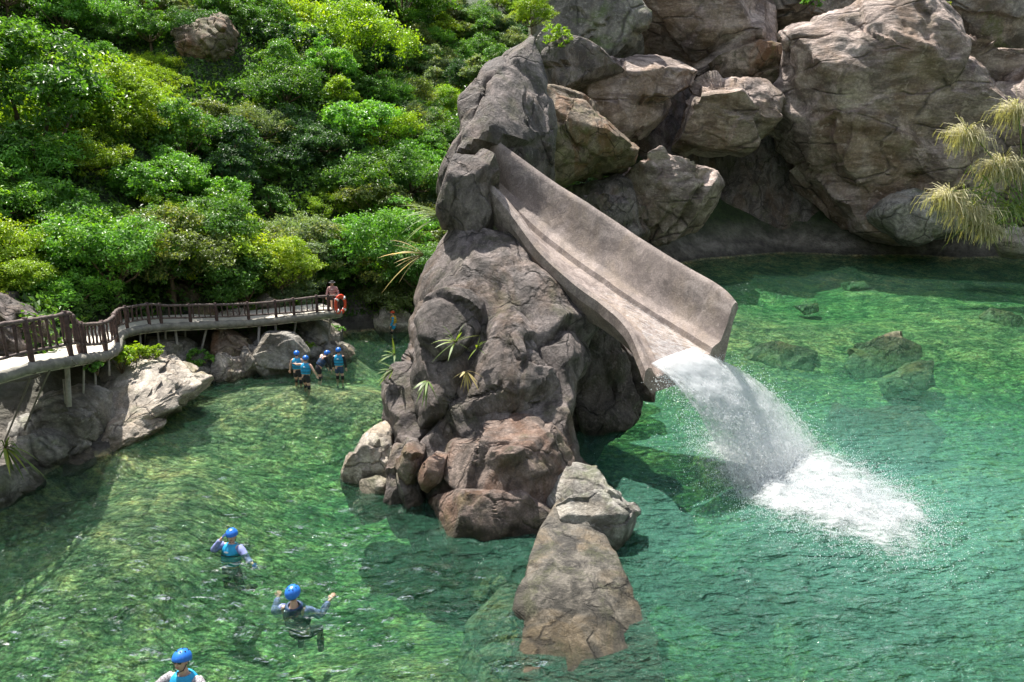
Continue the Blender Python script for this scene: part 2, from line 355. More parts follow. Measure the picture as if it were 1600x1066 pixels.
# water: closed body whose volume absorbs red and some blue
wx = axis(-70, 80, -13, 13, 0.08, 1.15); wy = axis(-20, 70, 8.5, 24, 0.08, 1.1)
X, Y = np.meshgrid(wx, wy); p = np.stack([X, Y, X * 0], -1).reshape(-1, 3)
jet = np.exp(-((p[:, 0] - 7.4) / 3.2) ** 2 - ((p[:, 1] - 17.5) / 3.0) ** 2)
near = np.exp(-((p[:, 0] + 5.5) / 6.0) ** 2 - ((p[:, 1] - 12.0) / 4.5) ** 2)
zz = 0.05 * fbm(p * np.array([0.9, 1.5, 1]), 21, 3) * 1.0 + (0.05 + 0.24 * near) * fbm(p * np.array([1.7, 3.6, 1]) + 0.6 * np.stack([fbm(p, 61, 2)] * 3, -1), 23, 2) + 0.16 * jet * fbm(p * 2.1, 25, 3)
for (cx, cy) in ((-3.7, 12.6), (-5.9, 15.8), (-8.8, 26)):
    r = np.hypot(p[:, 0] - cx, p[:, 1] - cy)
    zz = zz + 0.028 * np.sin(r * 9) * np.exp(-r / 2.0)
p[:, 2] = zz
nx, ny = len(wx), len(wy); idx = np.arange(nx * ny).reshape(ny, nx)
quads = np.stack([idx[:-1, :-1], idx[:-1, 1:], idx[1:, 1:], idx[1:, :-1]], -1).reshape(-1, 4)
n0 = len(p)
bottom = np.array([[wx[0], wy[0], -4.5], [wx[-1], wy[0], -4.5], [wx[-1], wy[-1], -4.5], [wx[0], wy[-1], -4.5]])
p = np.vstack([p, bottom]); T = [(n0, n0 + 2, n0 + 1), (n0, n0 + 3, n0 + 2)]
def side(line, a, b):
    line = list(line); mid = len(line) // 2
    for i in range(len(line) - 1): T.append((line[i + 1], line[i], a if i < mid else b))
    T.append((line[mid], a, b))
side(idx[0, :], n0, n0 + 1); side(idx[:, -1], n0 + 1, n0 + 2); side(idx[-1, ::-1], n0 + 2, n0 + 3); side(idx[::-1, 0], n0 + 3, n0)
m, nt, out = newmat('water'); L = nt.links.new
g = N(nt, 'ShaderNodeNewGeometry'); co = g.outputs['Position']
h1 = noise(nt, mapping(nt, co, (1.0, 2.0, 1), (0, 0, 0.15)), 1.6, 3, 0.5, 0.8)
h2 = noise(nt, mapping(nt, co, (1.0, 2.4, 1), (0, 0, -0.2)), 5.0, 3, 0.55, 0.5)
hh = mth(nt, 'ADD', h1, mth(nt, 'MULTIPLY', h2, 0.32))
b = N(nt, 'ShaderNodeBump'); b.inputs['Strength'].default_value = 1.0; b.inputs['Distance'].default_value = 0.55; L(hh, b.inputs['Height'])
fr = N(nt, 'ShaderNodeFresnel'); fr.inputs['IOR'].default_value = 1.33; L(b.outputs[0], fr.inputs['Normal'])
gl = N(nt, 'ShaderNodeBsdfGlossy'); gl.inputs['Roughness'].default_value = 0.08; L(b.outputs[0], gl.inputs['Normal'])
tr = N(nt, 'ShaderNodeBsdfTransparent'); tr.inputs[0].default_value = (0.90, 0.98, 0.94, 1)
tb = N(nt, 'ShaderNodeBsdfDiffuse'); tb.inputs[0].default_value = (0.04, 0.20, 0.14, 1); L(b.outputs[0], tb.inputs['Normal'])
mt = N(nt, 'ShaderNodeMixShader'); jd = N(nt, 'ShaderNodeVectorMath', operation='DISTANCE'); L(co, jd.inputs[0]); jd.inputs[1].default_value = (9.0, 17.0, 0.0)
aer = ramp(nt, mth(nt, 'ADD', mth(nt, 'MULTIPLY', jd.outputs['Value'], 0.055), mth(nt, 'MULTIPLY', noise(nt, co, 0.5, 5, 0.6), 0.35)), [(0.25, 0.45), (0.95, 0.0)])
L(mix(nt, aer, (0.04, 0.15, 0.08), (0.20, 0.50, 0.44)), tb.inputs[0])
L(mth(nt, 'ADD', ramp(nt, h2, [(0.35, 0.02), (0.65, 0.20)]), aer), mt.inputs[0]); L(tr.outputs[0], mt.inputs[1]); L(tb.outputs[0], mt.inputs[2])
ms = N(nt, 'ShaderNodeMixShader'); L(fr.outputs[0], ms.inputs[0]); L(mt.outputs[0], ms.inputs[1]); L(gl.outputs[0], ms.inputs[2])
L(ms.outputs[0], out.inputs[0])
va = N(nt, 'ShaderNodeVolumeAbsorption'); va.inputs['Color'].default_value = (0.25, 0.86, 0.62, 1); va.inputs['Density'].default_value = 0.25
L(va.outputs[0], out.inputs['Volume'])
link('water', mesh_np('water', p, quads, T, m, True), kind='structure')

# ------------------------------------------------------------------ rocks
def rock_mesh(name, outline, zc, thick, seed, mat, sub=5, lean=0.0, ttop=1.0, nplanes=14, cut=0.78, amp=0.08, cracks=10, cdepth=0.06, cw=0.05, q=0.56, strata=0.0, stretch=(1, 1, 1), ext=0, grow=1.05, fine=0.075):
    """boulder whose outline from the photo's side follows the given points; has its own depth, facets and cracks. returns mesh, centre"""
    rs = np.random.RandomState(seed)
    ol = np.array(outline, float); ol = ol.mean(0) + (ol - ol.mean(0)) * grow
    if ext:
        lo = np.clip((ol[:, 1] - ol[:, 1].min()) / (ol[:, 1].max() - ol[:, 1].min()) * 3 - 2, 0, 1); ol[:, 1] += ext * lo
    a = ol; b_ = np.roll(ol, -1, 0)
    cr = a[:, 0] * b_[:, 1] - b_[:, 0] * a[:, 1]; A = cr.sum() / 2
    cx = ((a[:, 0] + b_[:, 0]) * cr).sum() / (6 * A); cy = ((a[:, 1] + b_[:, 1]) * cr).sum() / (6 * A)
    K = 360; th = np.linspace(-math.pi, math.pi, K, endpoint=False); r = np.zeros(K)
    for i, t in enumerate(th):
        dx, dy = math.cos(t), -math.sin(t); best = 0
        for (x0, y0), (x1, y1) in zip(a, b_):
            ex, ey = x1 - x0, y1 - y0; den = dx * ey - dy * ex
            if abs(den) < 1e-9: continue
            tt = ((x0 - cx) * ey - (y0 - cy) * ex) / den; u = ((x0 - cx) * dy - (y0 - cy) * dx) / den
            if tt > 0 and -1e-6 <= u <= 1 + 1e-6: best = max(best, tt)
        r[i] = best
    r = r / F * zc; r = np.where(r <= 0, r[r > 0].mean(), r)
    k = np.ones(9) / 9; r = np.convolve(np.concatenate([r[-4:], r, r[:4]]), k, 'valid')
    V, Fc = ico(sub)
    # random spin so that facets of the base sphere do not line up
    u, vv, n = V[:, 0], V[:, 2], -V[:, 1]
    ang = np.arctan2(vv, u); s = np.sqrt(u * u + vv * vv)
    rr = np.interp(ang, np.append(th, math.pi), np.append(r, r[0]))
    w = np.clip(s * 1.6, 0, 1); w = w * w * (3 - 2 * w); rr = rr * w + r.mean() * (1 - w)
    s2 = np.sign(s) * np.abs(s) ** q
    pu = np.cos(ang) * s2 * rr; pv = np.sin(ang) * s2 * rr
    vr = np.clip(pv / r.max() * 0.5 + 0.5, 0, 1)
    pn = np.sign(n) * np.abs(n) ** q * thick * (1 + (ttop - 1) * vr)
    pv = pv / (1 + lean * SP); p = np.stack([pu, pv, pn], -1)   # pn positive = towards the camera
    size = (p.max(0) - p.min(0)).mean() / 2
    for i in range(nplanes):
        d = rs.normal(size=3); d[2] = abs(d[2]) * 1.1 if i % 4 else d[2]; d /= np.linalg.norm(d)
        pr = p @ d; hmax = pr.max(); h = hmax * rs.uniform(cut - 0.06, 0.97)
        over = np.maximum(pr - h, 0); p = p - np.outer(over * 0.9, d)
    # camera-aligned frame to world axes
    wp = np.stack([p[:, 0], p[:, 1] * SP - p[:, 2] * CP + lean * p[:, 1], p[:, 1] * CP + p[:, 2] * SP], -1)
    nd = wp / (np.linalg.norm(wp, axis=1, keepdims=True) + 1e-9)
    q0 = wp / size
    d = amp * size * (fbm(q0 * 1.3 + seed, seed, 5) * 1.1)
    d += amp * 0.5 * size * (np.abs(fbm(q0 * 3.1 + seed * 1.7, seed + 5, 4)) - 0.2) * -1.5
    if strata:
        sv = q0 @ np.array([0.35, 0.25, 0.9]); d += strata * size * np.abs(((sv * 4 + fbm(q0, seed + 3, 3)) % 1) - 0.5)
    if cracks:
        pts = rs.uniform(-1.1, 1.1, size=(cracks, 3))
        wq = q0 / np.array(stretch) + 0.22 * np.stack([fbm(q0 * 1.7, seed + 11, 3), fbm(q0 * 1.7, seed + 12, 3), fbm(q0 * 1.7, seed + 13, 3)], -1)
        f1, f2 = voro(wq, pts); e = f2 - f1
        tv = rs.normal(size=(len(pts), 3)); nr = np.argmin(np.stack([np.linalg.norm(wq - q_, axis=1) for q_ in pts]), 0)
        d += 0.13 * size * ((wq - pts[nr]) * tv[nr]).sum(1) * np.clip(e / 0.06, 0, 1)
        if sub >= 6:
            p2 = rs.uniform(-1.1, 1.1, size=(cracks * 3 + 20, 3)); t2 = rs.normal(size=(len(p2), 3)); D2 = np.stack([np.linalg.norm(wq * 1.02 - q_, axis=1) for q_ in p2]); n2 = np.argmin(D2, 0)
            s2_ = np.partition(D2, 1, axis=0); e2 = s2_[1] - s2_[0]
            d += fine * size * ((wq - p2[n2]) * t2[n2]).sum(1) * np.clip(e2 / 0.03, 0, 1) - 0.012 * size * np.exp(-(e2 / 0.02) ** 2)
        gt = np.clip(0.55 + 1.6 * fbm(q0 * 1.1, seed + 21, 2), 0.05, 1)
        d -= cdepth * size * np.exp(-(e / cw) ** 2) * gt; d += cdepth * 0.35 * size * (1 - np.exp(-(e / 0.35) ** 2)) * gt
        near = np.argmin(np.stack([np.linalg.norm(wq - q_, axis=1) for q_ in pts]), 0); lv = rs.uniform(-1, 1, len(pts))
        d += lv[near] * cdepth * 0.45 * size * np.clip(e / 0.08, 0, 1)
    d += 0.022 * size * fbm(q0 * 7.0, seed + 31, 4)
    wp = wp + nd * d[:, None]
    c = P(cx, cy, zc)
    me = mesh_np(name, wp, None, Fc, mat, True)
    try: me.set_sharp_from_angle(angle=R(38))
    except Exception: pass
    return me, c
def rock(name, label, outline, zc, thick, seed, mat, parent=None, cat='rock', group=None, **k):
    me, c = rock_mesh(name, outline, zc, thick, seed, M[mat], **k)
    o = link(name, me, parent, c)
    if parent is None:
        o['label'] = label; o['category'] = cat
        if group: o['group'] = group
    elif label: o['label'] = label
    return o

# the pinnacle that carries the slide: one thing made of fused blocks
pin = thing('rock_pinnacle', 'tall dark cracked rock pinnacle standing in the river and carrying the concrete slide', 'rock', (0, 0, 0))
rock('rock_column', None, [(632, 470), (646, 432), (686, 400), (698, 372), (740, 350), (800, 352), (870, 410), (915, 455), (925, 520), (900, 590), (885, 650), (900, 740), (895, 830), (800, 845), (700, 845), (655, 800), (630, 740), (625, 660), (632, 570)],
     20.8, 3.0, 11, 'rock_dark', pin, sub=7, lean=0.42, ttop=0.5, fine=0.05, cracks=34, cdepth=0.11, cw=0.04, amp=0.07, nplanes=34, cut=0.80, stretch=(1, 1.2, 1.9), strata=0.03)
rock('rock_head', None, [(690, 350), (686, 310), (702, 262), (722, 222), (722, 172), (752, 122), (772, 80), (800, 56), (842, 52), (868, 80), (872, 140), (865, 230), (860, 330), (810, 400), (730, 390)],
     26.3, 2.4, 12, 'rock_dark', pin, sub=6, cracks=22, cdepth=0.10, amp=0.06, nplanes=22, stretch=(1, 1, 1.6))
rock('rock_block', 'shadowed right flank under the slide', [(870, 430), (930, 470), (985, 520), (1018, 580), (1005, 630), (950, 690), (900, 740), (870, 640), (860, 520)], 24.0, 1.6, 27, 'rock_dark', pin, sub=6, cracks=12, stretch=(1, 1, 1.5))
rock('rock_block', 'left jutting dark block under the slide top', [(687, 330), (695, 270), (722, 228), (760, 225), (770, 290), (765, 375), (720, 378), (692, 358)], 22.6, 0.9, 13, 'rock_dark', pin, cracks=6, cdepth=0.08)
rock('rock_block', 'brown foot block with a pale left edge', [(655, 830), (660, 780), (700, 742), (760, 735), (840, 750), (875, 790), (868, 846), (760, 852), (680, 848)], 18.2, 1.8, 14, 'rock_foot', pin, ext=40, fine=0.03, sub=6, cracks=7, cdepth=0.07, q=0.6, amp=0.07, nplanes=18)
rock('rock_block', 'reddish bulging block above the foot', [(685, 745), (700, 680), (760, 650), (835, 645), (890, 690), (905, 745), (890, 800), (800, 810), (720, 785)], 18.9, 1.8, 15, 'rock_foot', pin, fine=0.03, sub=6, cracks=8, cdepth=0.07, q=0.6, amp=0.07, nplanes=18)
rock('rock_block', 'narrow wedged stone in the left cleft', [(620, 720), (640, 690), (662, 700), (650, 750), (630, 760)], 18.4, 0.5, 16, 'rock_foot', pin, sub=4, cracks=3)
rock('rock_block', 'small stone wedged low in the cleft', [(655, 740), (680, 700), (700, 712), (690, 755), (665, 775)], 18.2, 0.5, 17, 'rock_foot', pin, sub=4, cracks=3)
rock('rock_block', 'dark lower left block', [(602, 735), (612, 690), (650, 700), (660, 770), (655, 800), (625, 798), (604, 778)], 18.9, 0.9, 18, 'rock_dark', pin, ext=35, cracks=4)
rock('rock_block', 'grey ridge block running down the front', [(735, 560), (760, 500), (800, 480), (840, 520), (870, 600), (880, 660), (800, 670), (740, 650), (720, 610)], 20.0, 1.3, 19, 'rock_dark', pin, sub=6, cracks=8, lean=0.3)
rock('rock_block', 'rounded purple brown shoulder on the left', [(650, 500), (665, 465), (705, 455), (745, 470), (750, 515), (725, 560), (680, 565), (655, 540)], 20.3, 1.1, 20, 'rock_dark', pin, cracks=4, lean=0.3, cut=0.9)
rock('pale_boulder', 'sunlit pale olive boulder leaning against the left foot of the pinnacle', [(543, 735), (548, 705), (570, 676), (598, 655), (612, 668), (618, 720), (618, 775), (585, 788), (555, 776)], 20.2, 1.0, 21, 'rock_pale', ext=35, sub=6, cracks=5)
rock('pale_boulder', 'small rounded pale stone at the waterline below the olive boulder', [(556, 772), (562, 748), (590, 740), (608, 752), (606, 782), (580, 790)], 19.2, 0.6, 22, 'rock_pale', ext=30, cracks=2)
rock('grey_boulder', 'pale grey boulder at the waterline right of the pinnacle foot', [(848, 800), (880, 757), (930, 748), (975, 775), (992, 812), (980, 850), (930, 880), (870, 862), (846, 838)], 17.4, 1.2, 23, 'rock_grey', ext=40, sub=6, cracks=5)
rock('grey_boulder', 'grey brown slab breaking the surface at the bottom edge, right of the submerged boulders', [(860, 900), (900, 862), (950, 868), (985, 920), (1012, 970), (1018, 1040), (1005, 1110), (900, 1120), (820, 1090), (800, 1010), (830, 950)], ZW(985, 0.12), 0.45, 24, 'rock_ledge', sub=6, cracks=8, lean=5.0, grow=1.1)
rock('submerged_boulder', 'broad submerged grey boulder left of the slab at the bottom edge', [(730, 1000), (790, 950), (850, 950), (890, 1010), (880, 1100), (760, 1130), (715, 1060)], ZW(1030, -1.1), 0.7, 25, 'rock_wet', sub=5, lean=1.2)
rock('submerged_boulder', 'dark submerged ledge just below the foot of the pinnacle', [(730, 850), (820, 838), (900, 860), (910, 920), (820, 950), (740, 920)], ZW(880, -0.7), 0.6, 26, 'rock_wet', sub=5, lean=1.2)

# right bank
RB = 'boulders of the right bank'
for name, label, ol, zc, th_, seed, mat, kw in [
    ('giant_boulder', 'largest pinkish overhanging boulder on the right bank above the dark cave', [(1206, 110), (1236, 70), (1300, 48), (1420, 58), (1500, 95), (1580, 130), (1600, 230), (1580, 320), (1500, 345), (1440, 374), (1400, 364), (1330, 315), (1290, 285), (1262, 305), (1232, 230), (1210, 180)], 54, 6.0, 31, 'rock_pink', dict(sub=7, cracks=18, cdepth=0.07, nplanes=16, cut=0.70, amp=0.1, lean=-0.3, strata=0.04)),
    ('boulder', 'flat pink sunlit shelf running right from the top of the giant boulder', [(1290, 48), (1420, 66), (1560, 98), (1660, 100), (1660, 150), (1500, 180), (1400, 130)], 57.5, 3.5, 46, 'rock_pink', dict(sub=6, cracks=7, lean=-0.6)),
    ('boulder', 'pinkish boulder with dark flank at the right edge behind the feathery plant', [(1480, 140), (1540, 105), (1640, 96), (1700, 200), (1680, 340), (1600, 372), (1530, 350), (1490, 280), (1470, 200)], 57, 5.0, 32, 'rock_pink', dict(sub=6, cracks=9)),
    ('boulder', 'flat topped pink boulder with a dark crack, left of the giant boulder', [(1028, 190), (1036, 165), (1075, 142), (1130, 124), (1190, 130), (1214, 150), (1208, 195), (1170, 228), (1110, 236), (1050, 226)], 53, 3.2, 33, 'rock_pink', dict(sub=6, cracks=9, lean=-0.3, cut=0.62, nplanes=12, cdepth=0.08)),
    ('boulder', 'smooth pale pink boulder left of the cracked flat one', [(892, 132), (950, 116), (1020, 117), (1050, 138), (1036, 172), (1040, 215), (1012, 250), (975, 245), (930, 200)], 54, 3.0, 34, 'rock_pink', dict(sub=6, cracks=6, lean=-0.2, cut=0.64, nplanes=10)),
    ('boulder', 'olive brown slanting boulder just right of the top of the slide', [(830, 150), (865, 118), (905, 148), (950, 185), (985, 228), (986, 258), (925, 288), (880, 270), (838, 235)], 46, 3.2, 35, 'rock_brown', dict(sub=6, cracks=7, cut=0.64, nplanes=12)),
    ('boulder', 'angular boulder with a bright ridged top in front of the cave, lowest of the pile', [(968, 285), (985, 262), (1020, 240), (1068, 222), (1112, 238), (1132, 275), (1130, 318), (1095, 350), (1035, 368), (985, 345)], 48, 3.0, 36, 'rock_pink', dict(sub=6, cracks=9, cdepth=0.10, lean=-0.3, cut=0.60, nplanes=12)),
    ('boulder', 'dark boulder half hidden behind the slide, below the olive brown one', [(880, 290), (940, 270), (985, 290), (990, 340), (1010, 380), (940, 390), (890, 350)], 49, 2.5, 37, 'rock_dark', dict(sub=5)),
    ('cliff_rock', 'mossy pale rock face at the top, directly right of the hillside trees', [(850, -60), (960, -60), (985, 30), (1010, 90), (1010, 125), (940, 120), (870, 125), (842, 70)], 56, 4.0, 38, 'rock_cliff', dict(sub=6, cracks=5)),
    ('cliff_rock', 'bumpy pinkish grey rock face at the top centre right', [(930, -70), (1200, -80), (1216, 60), (1200, 120), (1120, 135), (1045, 138), (1000, 108), (965, 40)], 60, 5.0, 39, 'rock_pink', dict(sub=6, cracks=16, cdepth=0.07, amp=0.1)),
    ('cliff_rock', 'pale slanting rock face at the top, behind the giant boulder', [(1180, -90), (1330, -80), (1420, -20), (1420, 60), (1340, 75), (1230, 85), (1190, 40)], 64, 5.0, 40, 'rock_cliff', dict(sub=6, cracks=8)),
    ('cliff_rock', 'blue grey mossy cliff face in the top right corner', [(1390, -80), (1560, -90), (1720, -60), (1720, 80), (1600, 108), (1500, 98), (1410, 70)], 66, 5.5, 41, 'rock_cliff', dict(sub=6, cracks=9)),
    ('boulder', 'ochre stained block between the flat pink boulder and the giant boulder', [(1110, 95), (1170, 80), (1215, 92), (1222, 130), (1180, 145), (1120, 138)], 57, 3.0, 42, 'rock_brown', dict(sub=5)),
    ('boulder', 'small white rock at the right edge by the water below the plant', [(1562, 380), (1580, 362), (1620, 358), (1640, 385), (1620, 402), (1575, 402)], 50, 1.0, 43, 'rock_pale', dict(sub=5)),
    ('rock_slab', 'low brown wet slab sloping into the pool before the cave', [(1035, 405), (1080, 388), (1200, 376), (1290, 384), (1310, 402), (1240, 418), (1140, 420), (1060, 420)], ZW(398, -0.9), 1.6, 44, 'rock_wet', dict(sub=6, lean=2.2, cracks=8)),
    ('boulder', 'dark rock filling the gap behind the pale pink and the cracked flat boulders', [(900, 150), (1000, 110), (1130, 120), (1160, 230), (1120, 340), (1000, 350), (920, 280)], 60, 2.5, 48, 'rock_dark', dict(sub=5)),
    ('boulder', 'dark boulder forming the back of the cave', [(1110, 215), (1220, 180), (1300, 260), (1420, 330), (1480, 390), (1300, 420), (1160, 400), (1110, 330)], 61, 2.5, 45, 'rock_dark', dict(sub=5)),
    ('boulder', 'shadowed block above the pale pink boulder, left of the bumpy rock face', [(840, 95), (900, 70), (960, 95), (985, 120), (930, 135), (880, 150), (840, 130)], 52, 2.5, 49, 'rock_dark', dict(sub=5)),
    ('boulder', 'low grey foot block under the right end of the giant boulder', [(1360, 320), (1420, 300), (1500, 310), (1510, 360), (1440, 385), (1400, 372)], 52, 2.0, 47, 'rock_grey', dict(sub=5)),
]:
    rock(name, label, ol, zc, th_, seed, mat, group=RB, **dict(dict(grow=1.09), **kw))
for label, ol, zc, seed in [
    ('pale green submerged boulder nearest the slide end', [(1155, 570), (1180, 545), (1230, 535), (1290, 558), (1295, 582), (1200, 582)], 30.5, 51),
    ('long submerged boulder with a dark lower side, ochre tip on its right', [(1310, 580), (1340, 550), (1410, 524), (1448, 535), (1450, 560), (1380, 590), (1320, 600)], 30.2, 52),
    ('flat submerged rock just below the long dark one', [(1370, 600), (1420, 568), (1470, 565), (1475, 590), (1430, 615), (1380, 618)], 28.6, 53),
    ('ochre submerged rock near the right edge', [(1530, 500), (1560, 482), (1600, 488), (1615, 520), (1560, 530)], 35.5, 54),
    ('small dark submerged stone in the middle of the right pool', [(1240, 478), (1275, 474), (1285, 486), (1255, 492)], 38.0, 55),
    ('thin submerged stone near the cave side of the right pool', [(1310, 442), (1350, 440), (1365, 450), (1320, 454)], 43.0, 56),
    ('wide yellow green submerged shelf below the flat rock', [(1290, 680), (1340, 640), (1440, 645), (1490, 690), (1420, 720), (1330, 715)], 24.2, 57),
    ('long olive submerged ledge at the left edge of the picture', [(-60, 850), (0, 815), (80, 795), (150, 785), (120, 820), (60, 860), (-10, 900)], 18.0, 58)]:
    cy_ = sum(q[1] for q in ol) / len(ol)
    rock('submerged_boulder', label, ol, ZW(cy_, -0.85), 0.5, seed, 'rock_wet', group='boulders under the water', sub=5, lean=0.9)

# left bank
LB = 'rocks of the left bank'
for name, label, ol, zc, th_, seed, mat, kw in [
    ('rock_slab', 'largest sunlit pale slab with long parallel furrows below the walkway bend', [(118, 640), (128, 585), (160, 560), (205, 572), (255, 588), (293, 606), (270, 632), (245, 648), (222, 672), (200, 694), (160, 706), (125, 690)], 23.2, 0.8, 61, 'rock_pale', dict(sub=6, lean=2.2, cracks=9, strata=0.10, q=0.45, cut=0.9, nplanes=8)),
    ('rock_slab', 'pale sunlit slab with a rounded nose overlapping the far end of the largest slab', [(190, 585), (250, 577), (302, 600), (288, 622), (245, 648), (210, 660), (185, 625)], 24.6, 0.7, 59, 'rock_pale', dict(sub=6, lean=1.5, cracks=8, strata=0.09, q=0.5)),
    ('rock_slab', 'cracked sunlit ledge at the waterline, at the foot of the largest slab', [(112, 705), (122, 664), (165, 645), (222, 660), (222, 685), (190, 706), (145, 718)], 21.9, 0.6, 62, 'rock_pale', dict(sub=6, lean=1.3, cracks=16, q=0.5, cdepth=0.09)),
    ('rock_slab', 'small flat pale slab reaching the water beyond the largest slab', [(225, 578), (262, 570), (316, 578), (314, 588), (290, 597), (240, 594)], 27.6, 0.5, 63, 'rock_pale', dict(lean=1.6, strata=0.08, q=0.5)),
    ('boulder', 'smooth shaded grey boulder in the water under the near walkway', [(20, 705), (34, 684), (70, 676), (102, 692), (108, 714), (70, 722), (30, 722)], 20.6, 0.8, 64, 'rock_grey', {}),
    ('boulder', 'shaded mossy brown boulder between the walkway supports and the sunlit slab', [(60, 650), (78, 612), (112, 600), (148, 622), (150, 668), (125, 702), (90, 690), (62, 675)], 21.6, 1.2, 65, 'rock_grey', dict(sub=6, cracks=8)),
    ('boulder', 'low shaded boulder far under the walkway beside the ropes', [(-10, 690), (10, 655), (48, 645), (80, 665), (70, 690), (20, 700)], 21.6, 1.2, 66, 'rock_grey', dict(cracks=7)),
    ('boulder', 'speckled grey boulder in the left bottom corner of the bank', [(-40, 780), (-20, 735), (8, 730), (24, 752), (24, 778), (-10, 792)], 18.6, 0.8, 67, 'rock_grey', {}),
    ('boulder', 'small grey wedge rock below the palm leaves at the left edge', [(14, 752), (22, 728), (45, 738), (54, 756), (36, 766)], 19.2, 0.6, 68, 'rock_grey', {}),
    ('boulder', 'block shaped grey boulder with a flat lit top behind the shrub', [(222, 545), (228, 530), (262, 527), (286, 540), (278, 572), (245, 574), (225, 562)], 27.8, 1.1, 71, 'rock_grey', dict(cracks=4)),
    ('rock_slab', 'sloping slab between the block shaped boulder and the leafy plant', [(262, 530), (300, 545), (325, 560), (320, 576), (285, 572), (270, 552)], 28.0, 1.0, 72, 'rock_grey', dict(lean=0.5)),
    ('boulder', 'upright brown boulder with a hollow top under the middle of the walkway', [(335, 545), (338, 525), (350, 515), (375, 530), (392, 546), (380, 556), (350, 554)], 28.8, 0.9, 73, 'rock_brown', {}),
    ('boulder', 'cream pointed boulder at the waterline under the middle walkway', [(332, 566), (345, 552), (375, 556), (400, 572), (396, 580), (345, 582)], 28.0, 0.8, 74, 'rock_pale', {}),
    ('boulder', 'small grey wedge between the cream boulder and the big split boulder', [(376, 560), (382, 546), (402, 545), (420, 572), (408, 578)], 28.5, 0.7, 75, 'rock_grey', {}),
    ('boulder', 'big smooth split boulder below the far walkway supports', [(402, 540), (412, 520), (434, 512), (458, 532), (466, 552), (452, 574), (424, 574), (406, 562)], 28.9, 1.1, 76, 'rock_grey', dict(sub=6, cracks=4)),
    ('boulder', 'dark brown boulder in shade beside the wading group', [(448, 574), (444, 545), (466, 538), (482, 556), (476, 574)], 29.6, 0.8, 77, 'rock_brown', {}),
    ('rock_slab', 'grey layered ledge running to the point behind the waders', [(470, 560), (480, 540), (510, 532), (536, 540), (552, 553), (530, 560), (500, 564)], 31.0, 1.2, 78, 'rock_grey', dict(lean=0.9, strata=0.07)),
    ('boulder', 'bright bleached stone at the tip of the point', [(518, 552), (528, 540), (542, 542), (553, 552), (540, 560), (524, 560)], 30.7, 0.6, 79, 'rock_pale', {}),
    ('boulder', 'tiny white stone at the waterline beyond the point', [(520, 528), (528, 523), (536, 527), (534, 531), (522, 532)], 32.8, 0.4, 80, 'rock_pale', dict(sub=4)),
    ('boulder', 'shaded boulder under the far end of the walkway', [(455, 535), (470, 505), (500, 500), (520, 515), (524, 535), (490, 540)], 31.6, 1.2, 81, 'rock_grey', dict(cracks=6)),
    ('boulder', 'pale wedge shaped boulder at the far water edge beside the pinnacle', [(583, 518), (590, 498), (602, 484), (618, 482), (640, 500), (640, 518)], 35.0, 0.9, 82, 'rock_pale', {}),
    ('boulder', 'grey boulder in shadow at the far water edge', [(538, 518), (545, 502), (562, 498), (574, 505), (578, 518)], 35.5, 0.8, 83, 'rock_grey', {}),
    ('boulder', 'large sloping grey rock rising behind the railing at the left edge', [(-80, 560), (-60, 470), (-10, 455), (20, 478), (42, 505), (55, 545), (40, 565)], 22.5, 1.4, 84, 'rock_dark', dict(sub=6, strata=0.05)),
    ('boulder', 'orange brown boulder under the trees behind the walkway', [(270, 470), (276, 446), (296, 440), (312, 456), (316, 480), (280, 482)], 30.5, 0.9, 85, 'rock_brown', {}),
    ('boulder', 'cream rounded boulder behind the far railing', [(396, 482), (400, 466), (416, 461), (434, 470), (440, 484)], 31.5, 0.8, 86, 'rock_pale', {}),
    ('boulder', 'pale low boulder behind the middle of the railing', [(340, 500), (352, 484), (378, 480), (392, 492), (390, 504)], 30.0, 0.7, 87, 'rock_pale', {}),
    ('boulder', 'flat tan boulder behind the railing left of the pale low one', [(296, 502), (306, 482), (332, 478), (346, 498), (330, 506)], 29.6, 0.7, 88, 'rock_brown', {}),
    ('cliff_outcrop', 'bare brown cliff outcrop showing high among the hillside trees', [(276, 60), (300, 38), (335, 15), (350, 25), (362, 60), (340, 100), (312, 112), (282, 95)], 44.5, 1.6, 89, 'rock_brown', dict(sub=6, cracks=9, strata=0.08)),
]:
    rock(name, label, ol, zc, th_, seed, mat, group=LB, ext=(0 if seed in (84, 85, 86, 87, 88, 89) else 22), grow=(1.05 if seed > 83 else 1.2), **kw)

